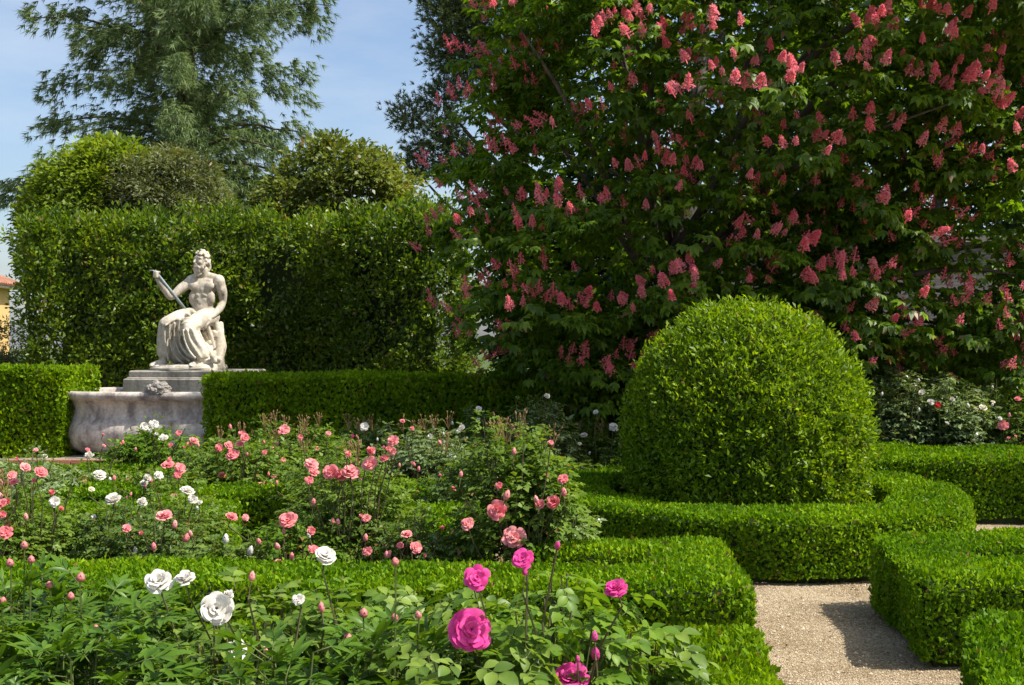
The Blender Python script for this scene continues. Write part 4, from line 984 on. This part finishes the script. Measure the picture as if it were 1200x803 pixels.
def petal_parts(mat, seed, dense=True):
    """the petals of one large open rose, each a mesh of its own"""
    g = random.Random(seed); out = []
    for k, (n, r0, r1, h0, h1, half) in enumerate(rose_layers(1, dense)):
        for i in range(n):
            ph = 2*math.pi*i/n + k*1.1 + g.uniform(-.2,.2); mb = MB()
            v, f = petal_grid(ph, r0, r1*g.uniform(0.9,1.1), h0, h1*g.uniform(0.92,1.08), half*g.uniform(0.9,1.1), 0.35*g.uniform(0.3,1.4), 0.35*g.uniform(0.2,1.3), 5, 5, g)
            mb.add(v, f); out.append(mb.mesh('petal', mat, True))
    return out
def calyx_mesh():
    mb = MB(); mb.lathe([(0.03,-0.22),(0.09,-0.16),(0.11,-0.08),(0.07,0.02)], 8)
    for i in range(5):
        a = i*1.257; c, s_ = math.cos(a), math.sin(a)
        mb.add([(0.08*c-0.05*s_,0.08*s_+0.05*c,-0.05),(0.08*c+0.05*s_,0.08*s_-0.05*c,-0.05),(0.34*c,0.34*s_,-0.12)], [(0,1,2)])
    return mb.mesh('calyx', M['sepal'], True)
def bud_mesh(mat, seed, fat=0.8):
    g = random.Random(seed); mb = MB(); mb.lathe([(0.0,1.0),(0.10*fat,0.95),(0.30*fat,0.72),(0.40*fat,0.42),(0.34*fat,0.14),(0.10,0.0)][::-1], 10)
    for i in range(5):
        a = i*1.257+0.3; c, s_ = math.cos(a), math.sin(a); r = 0.42*fat
        mb.add([(0.1*c,0.1*s_,-0.02),(r*math.cos(a-.45),r*math.sin(a-.45),0.28),(r*0.95*c,r*0.95*s_,0.74),(r*math.cos(a+.45),r*math.sin(a+.45),0.28)], [(0,1,2,3)], 1)
    return mb.mesh('bud', [mat, M['sepal']], True)
CAL = calyx_mesh()
BLOOM = {}; BUD = {}
for c in ('coral','magenta','white','cream','red'):
    BLOOM[c] = [rose_mesh('bloom', M[c], 20+i, c != 'white' or i == 0, 4, 3, (1.0,0.88,0.95)[i]) for i in range(3)] + [rose_mesh('bloom', M[c], 30+i, False, 3, 3, 0.62) for i in range(2)]
    BUD[c] = bud_mesh(M[c], 5)
BUD['peony'] = bud_mesh(M['bud'], 8, 1.15)

def orient(o, ax, spin):
    o.rotation_mode = 'QUATERNION'; o.rotation_quaternion = Vector(ax).to_track_quat('Z', 'Y') @ Euler((0,0,spin)).to_quaternion()
def put_bloom(root, loc, diam, col, ax, split=False, bud=False):
    s = diam/1.35
    if bud:
        o = bpy.data.objects.new('bud', BUD[col]); link(o, root); o.location = loc; orient(o, ax, random.random()*6); o.scale = (diam,)*3; return o
    if split:
        o = bpy.data.objects.new('bloom', CAL); link(o, root)
        for me in petal_parts(M[col], random.randint(0, 999), col != 'white'): link(bpy.data.objects.new('petal', me), o)
    else:
        small = random.random() < 0.3
        o = bpy.data.objects.new('bloom', BLOOM[col][random.randint(3,4) if small else random.randint(0,2)]); link(o, root)
    o.location = loc; orient(o, ax, random.random()*6); o.scale = (s*random.uniform(.95,1.08), s*random.uniform(.95,1.08), s*random.uniform(0.85,1.05))
    return o

def leaflet_geo(mb, p, d, n, L, W, mi=0, nseg=4):
    """ovate leaflet: midrib strip with two sides, folded and curled"""
    d = d.normalized(); s_ = d.cross(n).normalized(); n2 = s_.cross(d)
    vs = []; prof = [0.0, 0.72, 1.0, 0.72, 0.0] if nseg == 4 else [0.0,0.6,0.95,1.0,0.8,0.45,0.0]
    m = len(prof)-1
    for i, w_ in enumerate(prof):
        t = i/m; c = p + d*L*t - n2*L*0.22*t*t
        vs += [c - s_*W*0.5*w_ + n2*W*0.16*w_, c, c + s_*W*0.5*w_ + n2*W*0.16*w_]
    fs = []
    for i in range(m): a = i*3; fs += [(a,a+1,a+4,a+3),(a+1,a+2,a+5,a+4)]
    mb.add(vs, fs, mi)
def rose_leaf_mesh(mat, seed):
    g = random.Random(seed); mb = MB(); X = Vector((1,0,0)); Zv = Vector((0,0,1))
    rach = [Vector((0,0,0)), Vector((0.5,0,0.06)), Vector((1.0,0,0.02))]
    mb.tube(rach, [0.02,0.016,0.010], 3, 1)
    leaflet_geo(mb, rach[2], Vector((1,0.0,-0.1)), Zv, 0.80, 0.56)
    for t, sc in ((0.78,0.72),(0.38,0.56)):
        for sg in (-1,1):
            leaflet_geo(mb, Vector((t,0,0.05)), Vector((0.55,sg*0.85,g.uniform(-.1,.15))), Vector((g.uniform(-.2,.2),-sg*0.15,1)), sc, sc*0.66)
    return mb.mesh('leaf', [mat, M['stem']], True)
def peony_leaf_mesh(mat, seed):
    g = random.Random(seed); mb = MB()
    mb.tube([(0,0,0),(0.35,0,0.10),(0.62,0,0.10)], [0.018,0.014,0.010], 3, 1)
    for (bx, by, ang, f) in ((0.62,0,0,1.0),(0.62,0,38,0.85),(0.62,0,-38,0.85),(0.36,0.0,62,0.8),(0.36,0,-62,0.8),(0.36,0,95,0.62),(0.36,0,-95,0.62),(0.5,0,20,0.7),(0.5,0,-20,0.7)):
        a = R(ang+g.uniform(-8,8)); leaflet_geo(mb, Vector((bx,by,0.10)), Vector((math.cos(a),math.sin(a),g.uniform(0.0,0.35))), Vector((g.uniform(-.25,.25),g.uniform(-.25,.25),1)), 0.62*f, 0.155*f, 0, 6)
    return mb.mesh('leaf', [mat, M['stem']], True)

def bush_leaves(cen, rad, n, L, droop=0.15, fill=0.55):
    """compound rose leaves (5 leaflets) through an ellipsoid, denser outside; a few clumps give an uneven outline"""
    ncl = 26; cc = rvec(ncl)*(rng.random(ncl)**0.4)[:, None]
    k = rng.integers(0, ncl, n); u = cc[k]*0.82 + rvec(n)*(0.36*rng.random(n)**0.5)[:, None]
    u2 = rvec(n)*(rng.random(n)**fill)[:, None]; pick = rng.random(n) < 0.35; u = np.where(pick[:, None], u2, u)
    p = np.array(cen) + u*np.array(rad)
    o = nrm(u*np.array([1,1,0.6]) + rvec(n)*0.7); o[:, 2] = o[:, 2]*0.6 - droop
    d = nrm(o); nn = nrm(np.array([0,0,1.0]) + u*0.5 + rvec(n)*0.45); s_ = nrm(np.cross(d, nn))
    ln = L*rng.uniform(0.7, 1.25, n)[:, None]
    vs = [leafq(p+d*ln*1.2, d, nn, ln[:,0], ln[:,0]*0.62)]
    for t, f in ((0.95,0.85),(0.45,0.7)):
        for sg in (-1, 1): vs.append(leafq(p+d*ln*t, d*0.5+s_*sg, nn+rvec(n)*0.2, ln[:,0]*f, ln[:,0]*f*0.62))
    v = np.concatenate(vs); return v

NEARB = [(552,738,46),(669,793,38),(559,677,26),(612,654,22),(721,688,25),(254,713,36),(186,680,30),(217,677,22),(277,763,26)]
def covers(p):
    x = CX+FPX*p.x/p.y; y = HY-FPX*(p.z-CAMH)/p.y
    return any(abs(x-a) < s_*0.5+16 and abs(y-b) < s_*0.5+12 for a, b, s_ in NEARB)
GR = 'rose bushes of the parterre'
def rose_bush(label, px, top, Y, rad, mat='rose', blooms=(), dens=1.0, L=0.042, near=False, spent=0, bottom=0.12, name='rose_bush', group=GR, sprigs=6):
    """px = pixel column, top = pixel row of the foliage top, Y = depth of the foot"""
    foot = Vector(((px-CX)/FPX*Y, Y, 0.004)); h = max(0.35, CAMH - (top-HY)/FPX*Y)
    root = empty(name, foot, label, 'rose bush', group)
    cen = (0,0,(h+bottom)/2); rz = (h-bottom)/2
    ends = []
    if not near:
        n = int(1080*dens*max(0.5, rad*rad*rz/0.08))
        v = bush_leaves(cen, (rad, rad*0.85, rz), min(n, 3400), L*1.1)
        v = v[np.repeat(v.reshape(-1,4,3)[:,:,2].min(1) > 0.01, 4)]
        # tall sprigs above the mass
        ex = []
        for i in range(sprigs):
            a = random.uniform(0,6.28); q = random.uniform(0.2,0.75)*rad; e = Vector((q*math.cos(a), q*math.sin(a), h*random.uniform(0.98,1.14))); ends.append(e)
            ex.append(bush_leaves(tuple(e-Vector((0,0,0.09))), (0.05,0.05,0.12), 14, L*0.8))
        leaf_obj('foliage', np.concatenate([v]+ex), M[mat], root)
    else:
        me = [rose_leaf_mesh(M[mat], 50+i) for i in range(4)]
        n = min(300, int(290*dens))
        for i in range(n):
            u = Vector(rvec(1)[0])*random.random()**0.5
            u.z = abs(u.z)**0.8*(1 if random.random() < 0.72 else -1)
            if u.z < -0.6: u.z *= -0.8
            lo_ = Vector(cen) + Vector((u.x*rad, u.y*rad*0.85, u.z*rz))
            if covers(lo_+foot) and u.y < 0.2: continue
            o = bpy.data.objects.new('leaf', random.choice(me)); link(o, root)
            o.location = lo_
            a = math.atan2(u.y, u.x) + random.gauss(0, 0.7)
            o.rotation_euler = (random.gauss(0,0.35), random.gauss(0.15,0.35), a); s = 0.074*random.uniform(0.7,1.3); o.scale = (s,s,s)
            if i % 5 == 0: ends.append(o.location.copy())
    if not near and blooms:
        cols = [b[3] for b in blooms]; blooms = list(blooms)
        for i in range(7 if cols.count('coral') > 1 else 3):
            a = random.uniform(-1,1)*rad*0.9; zz = h*random.uniform(0.62, 1.05); yy = Y - rad
            X_ = foot.x + a; blooms.append((CX+FPX*X_/yy, HY-FPX*(zz-CAMH)/yy, random.uniform(0.035,0.06)*FPX/Y, random.choice(cols)) + (('bud',) if random.random() < 0.5 else ()))
    mb = MB()
    for i in range(9):
        a = i*0.7+random.random(); q = rad*random.uniform(0.3,0.8); e = Vector((q*math.cos(a), q*math.sin(a), h*random.uniform(0.6,0.95)))
        mb.tube(limb_pts((random.uniform(-.06,.06),random.uniform(-.06,.06),-0.01), e, 0.08, 0.06, 4), [0.008,0.007,0.006,0.005,0.003], 4)
    for e in ends: mb.tube(limb_pts((e.x*0.3,e.y*0.3,0.1), e, 0.03, 0.04, 4), [0.006,0.005,0.005,0.004,0.003], 4)
    for b in blooms:
        x, y, sz, col = b[:4]; bud = len(b) > 4 and b[4] == 'bud'
        dy = -random.uniform(0.95,1.15)*rad*(0.85 if near else 1.0)
        w_ = P(x, y, Y+dy) - foot; dm = sz/FPX*Y
        tc = (Vector((0,0,1.3)) - (w_+foot)).normalized()
        ax = Vector((0,0,0.75)) + Vector((tc.x, tc.y, 0))*0.75 + Vector(rvec(1)[0])*0.45
        if bud: ax = Vector((random.gauss(0,.2), random.gauss(0,.2), 1))
        ax.normalize(); loc = w_ - ax*dm*0.25
        put_bloom(root, loc, dm*(1.0 if bud else 1.06), col, ax, split=(near and sz >= 20 and not bud), bud=bud)
        st = loc - ax*dm*0.12; bend = Vector((random.uniform(-.04,.04), random.uniform(-.02,.06), 0))
        q0 = Vector((st.x*0.6, st.y*0.6, min(st.z-0.3, h*0.5) if st.z > 0.45 else 0.05)); q1 = q0.lerp(st, 0.6)+bend
        mb.tube([q0, q1, st-ax*0.05, st], [0.0045,0.004,0.0035,0.003], 4)
        if near:
            for i in range(3 if sz < 15 else 5):
                o = bpy.data.objects.new('leaf', random.choice(me)); link(o, root); t = random.uniform(0.15,0.9)
                o.location = q0.lerp(q1, t/0.6) if t < 0.6 else q1.lerp(st, (t-0.6)/0.4)
                o.rotation_euler = (random.gauss(0,.3), random.gauss(0.05,.3), random.uniform(0,6.28)); s = 0.066*random.uniform(0.6,1.2)*(1.2-0.6*t); o.scale = (s,s,s)
    mb.build('stem', M['cane'], root)
    if spent:
        for i in range(spent):
            sb = MB()
            a = random.uniform(0,6.28); q = rad*random.uniform(0.1,0.8); e = Vector((q*math.cos(a), q*math.sin(a)*0.7, h*random.uniform(0.95,1.08)))
            for j in range(9):
                t = e + Vector((random.gauss(0,.03), random.gauss(0,.03), random.uniform(0.02,0.12)))
                sb.tube([e-Vector((0,0,0.05)), t], 0.0022, 3); d = (t-e).normalized(); sb.tube([t, t+d*0.010, t+d*0.026], [0.004,0.0075,0.002], 5)
            sb.build('spent_flower_spray', M['spent'], root)
    return root
def C(l, col='coral', bud=False): return [(x, y, s, col) + (('bud',) if bud else ()) for x, y, s in l]

# foreground bed
rose_bush('magenta rose bush with large full blooms in the foreground bed', 648, 672, 3.62, 0.38, 'rose_yellow',
          C([(552,738,46),(669,793,38),(559,677,26),(612,654,22),(721,688,25)], 'magenta') + C([(697,748,11),(698,769,15),(653,641,10),(677,774,8),(615,672,9),(657,790,8)], 'magenta', True), 1.25, near=True)
rose_bush('lush rose bush with rounded leaves beside the magenta blooms', 560, 735, 3.3, 0.32, 'rose', [], 1.0, near=True)
rose_bush('white rose bush with a large cupped bloom beside the peonies', 285, 690, 3.75, 0.36, 'rose', C([(254,713,36),(186,680,30),(217,677,22),(277,763,26),(350,702,13),(268,697,18)], 'white') + C([(295,678,11),(377,714,11),(312,764,9)], 'coral', True), 1.15, near=True)
rose_bush('bushy rose with green shoots between the white blooms and the magenta rose', 390, 690, 3.85, 0.32, 'rose_yellow', C([(382,650,26)], 'white'), 1.0, near=True)
rose_bush('leafy rose bush between the coppery peony buds and the magenta rose', 508, 690, 4.05, 0.24, 'rose', [], 0.8, near=True)
rose_bush('rose bush without blooms where the foreground hedge turns', 750, 735, 3.85, 0.24, 'rose', [], 0.8, near=True)
def peony(label, px, top, Y, rad, n, buds):
    foot = Vector(((px-CX)/FPX*Y, Y, 0.004)); h = CAMH - (top-HY)/FPX*Y
    root = empty('peony_plant', foot, label, 'peony', 'peonies in the foreground bed')
    mb = MB()
    for i in range(n):
        a = random.uniform(0, 6.28); q = rad*math.sqrt(random.random()); z = h*(1-0.30*(q/rad)**2)*random.choice((1,0.97,0.9,0.82,0.72,0.6,0.48))*random.uniform(0.93,1.03) - 0.04
        if covers(Vector((q*math.cos(a)*0.85, q*math.sin(a)*0.85, z))+foot): continue
        o = bpy.data.objects.new('leaf', random.choice(PEONY)); link(o, root)
        o.location = (q*math.cos(a)*0.85, q*math.sin(a)*0.85, z); s = random.uniform(0.115,0.165); o.scale = (s,s,s)
        o.rotation_euler = (random.gauss(0,.25), random.gauss(-0.25,.3), a + random.gauss(0,.6))
        if i % 5 == 0: mb.tube([(q*math.cos(a)*0.3, q*math.sin(a)*0.3, -0.01), (q*math.cos(a)*0.5, q*math.sin(a)*0.5+0.03, z*0.6), o.location], [0.005,0.004,0.003], 4)
    for x, y, sz in buds:
        w_ = P(x, y, Y+random.uniform(-0.5,0.3)*rad) - foot; dm = sz/FPX*Y
        put_bloom(root, w_, dm, 'peony', (random.gauss(0,.15), random.gauss(0,.15), 1), bud=True)
        for f in (0.55, 0.75, 0.88):
            o = bpy.data.objects.new('leaf', random.choice(PEONY)); link(o, root); o.location = (w_.x*0.9, w_.y*0.9, w_.z*f); o.scale = (0.085*(1.4-f),)*3
            o.rotation_euler = (random.gauss(0,.2), random.gauss(-0.4,.2), random.uniform(0,6.28))
        mb.tube([(w_.x*0.5, w_.y*0.5, 0.2), (w_.x*0.9, w_.y*0.9, w_.z*0.75), w_], [0.0045,0.004,0.003], 4)
    mb.build('stem', M['stem'], root)
PEONY = [peony_leaf_mesh(M['peony'], 60+i) for i in range(5)]
peony('peony clump with pink buds at the outer end of the foreground bed', 20, 672, 3.75, 0.38, 190, [(13,664,10),(37,660,9),(3,708,9),(29,643,9)])
peony('peony clump with a magenta bud between its dark lance-shaped leaves', 115, 675, 3.85, 0.40, 200, [(94,682,11),(83,703,9),(59,690,9)])
peony('peony clump growing against the white rose bush', 190, 692, 3.55, 0.32, 170, [(113,738,7)])
peony('low peony clump in front of the outer peonies', 85, 728, 3.2, 0.36, 170, [])
peony('low peony clump below the large white bloom', 330, 745, 3.15, 0.28, 120, [])
peony('peony clump with round coppery buds left of the largest magenta bloom', 455, 716, 3.45, 0.32, 170, [(426,724,12),(408,754,12),(463,728,10),(491,725,9),(464,663,10)])

# middle bed
rose_bush('tall coral rose bush with large blooms and brown spent sprays at the ring hedge', 605, 510, 6.95, 0.42, 'rose',
          C([(602,629,28),(582,598,25),(648,588,26),(548,613,16),(632,590,13)]) + C([(593,583,12),(661,579,10)], 'coral', True), 1.2, 0.052, spent=5, sprigs=12)
rose_bush('rose bush with a dense cluster of pink blooms in the middle bed', 410, 545, 7.35, 0.47, 'rose',
          C([(411,552,20),(433,543,18),(435,528,17),(408,532,12),(387,553,18),(365,543,15),(368,551,12),(460,516,13),(455,526,11),(460,529,10),(450,536,11),(400,556,14),(429,607,10)]), 1.3, 0.044, spent=2)
rose_bush('rose bush with one round coral bloom on a bare stem', 335, 612, 6.95, 0.36, 'rose_yellow', C([(337,609,22),(272,605,13),(365,622,10),(368,643,12),(288,606,8)]) + C([(293,648,12)], 'white', True), 1.1, 0.044)
rose_bush('low dark-leaved rose bush with a leaning coral bloom', 190, 608, 7.15, 0.40, 'rose_dark', C([(193,603,18),(230,659,15),(171,657,9)]), 1.3, 0.042)
rose_bush('rose bush dotted with small pink blooms at the outer end of the middle bed', 45, 575, 7.25, 0.42, 'rose', C([(30,547,13),(49,552,14),(15,556,11),(16,564,10),(61,577,11),(72,596,9),(40,563,8),(8,588,14)]) + C([(64,588,13)], 'white'), 1.2, 0.042, spent=2)
rose_bush('rose bush with two flat white blooms above dark leaves', 130, 598, 7.45, 0.36, 'rose_dark', C([(132,585,20),(167,588,18)], 'white'), 1.1, 0.042)
rose_bush('rose bush with a knot of white blooms near the fountain', 210, 578, 8.05, 0.38, 'rose', C([(220,574,16),(226,585,13),(173,560,15),(169,566,11),(186,557,12)], 'white') + C([(108,573,8)], 'cream'), 1.1, 0.042)
rose_bush('small rose bush with two nodding coral blooms on reddish stems', 478, 612, 6.95, 0.30, 'rose_dark', C([(477,625,13),(488,641,13),(498,651,7)]), 1.0, 0.042)
rose_bush('rose bush with deep pink blooms cut by the edge of the bed', -8, 600, 6.8, 0.34, 'rose', C([(3,603,14),(6,623,16),(2,590,12)]), 1.0, 0.042)
rose_bush('leafy rose bush without blooms before the short box hedge', 655, 600, 7.2, 0.30, 'rose_pale', [], 1.0, 0.045)
rose_bush('low leafy rose bush at the foot of the round coral bloom', 270, 640, 6.75, 0.30, 'rose', [], 1.0, 0.042)
# back beds
rose_bush('rose bush with bright pink blooms beside the waist-high hedge', 275, 515, 10.4, 0.55, 'rose', C([(257,525,16),(273,532,15),(269,521,11),(284,509,14),(287,513,11),(260,557,13),(309,571,18),(281,520,8)]), 1.2, 0.05, spent=3)
rose_bush('rose bush with white blooms standing before the fountain basin', 182, 503, 11.6, 0.55, 'rose_yellow', C([(169,500,11),(181,497,11),(192,512,10),(176,505,8)], 'white') + C([(209,507,8),(228,516,10),(222,521,10)]), 1.2, 0.05)
rose_bush('low rose bush with scattered white blooms by the brick step', 100, 548, 10.7, 0.50, 'rose', C([(104,534,13),(117,556,14),(52,535,9)], 'white') + C([(122,522,4),(103,527,5),(142,520,4)]), 1.0, 0.05)
rose_bush('rose bush with pink blooms half hiding the low hedge strip', 205, 552, 9.75, 0.45, 'rose', C([(197,544,14),(211,548,14),(208,556,9),(199,538,8)]), 1.0, 0.048)
rose_bush('rose bush with brown spent sprays and one pink bloom before the dark hedge', 345, 500, 11.4, 0.60, 'rose', C([(333,503,11),(385,508,6),(372,525,6)]), 1.2, 0.05, spent=7)
rose_bush('rose bush with one white bloom before the waist-high hedge', 425, 503, 12.0, 0.50, 'rose_dark', C([(427,500,12)], 'white') + C([(413,511,8)], 'magenta'), 1.0, 0.05, spent=4)
rose_bush('pale-leaved rose bush with white blooms and russet seed heads', 500, 505, 10.9, 0.60, 'rose_pale', C([(504,511,9),(541,501,9),(537,505,6)], 'white') + C([(472,493,6),(483,502,6)]), 1.3, 0.05, spent=6)
rose_bush('upright rose bush with two tiny white blooms in the tree shade', 562, 490, 12.1, 0.40, 'rose_dark', C([(561,479,7),(560,492,7)], 'white'), 1.0, 0.05)
rose_bush('tall pale rose bush with one white bloom under the flowering branches', 632, 480, 11.7, 0.45, 'rose_pale', C([(641,464,8)], 'white'), 1.2, 0.05, sprigs=12)
rose_bush('rose bush with white blooms beside the topiary dome', 702, 505, 12.1, 0.45, 'rose_dark', C([(698,483,7),(719,500,11),(684,510,9)], 'white'), 1.0, 0.05, spent=3)
rose_bush('rose bush with a single coral bud behind the short box hedge', 545, 535, 9.0, 0.40, 'rose_dark', C([(531,574,12)]), 1.0, 0.047, spent=2)
rose_bush('leafy rose bush behind the dense pink cluster', 385, 525, 9.4, 0.45, 'rose', C([(352,512,6)]), 1.1, 0.047, spent=3)
rose_bush('rose bush at the foot of the bright waist-high hedge', 25, 540, 9.6, 0.55, 'rose_pale', C([(42,527,5),(20,537,6)]), 1.0, 0.048)
rose_bush('dark rose bush filling the corner below the dome', 690, 545, 10.9, 0.35, 'rose_dark', [], 0.8, 0.047)
GW = 'pale rose bushes right of the dome'
rose_bush('pale rose bush with white blooms right beside the topiary dome', 1048, 448, 12.2, 0.50, 'rose_pale', C([(1080,460,9)], 'white'), 1.2, 0.05, group=GW, sprigs=10)
rose_bush('pale rose bush with white blooms and one small red bloom', 1105, 450, 12.15, 0.50, 'rose_pale', C([(1091,471,9),(1116,468,9),(1110,496,7)], 'white') + C([(1099,474,7)], 'red'), 1.2, 0.05, group=GW, sprigs=10)
rose_bush('pale rose bush with creamy blooms between its white and pink neighbours', 1148, 460, 12.2, 0.42, 'rose_pale', C([(1143,480,10),(1152,477,9)], 'cream'), 1.2, 0.05, group=GW)
rose_bush('rose bush with one round pink bloom right of the cream one', 1188, 462, 12.1, 0.45, 'rose', C([(1175,498,12),(1193,467,8)]), 1.2, 0.05, group=GW)
rose_bush('leafy rose bush at the far end of the pale row', 1240, 462, 12.1, 0.45, 'rose_pale', [], 1.1, 0.05, group=GW)
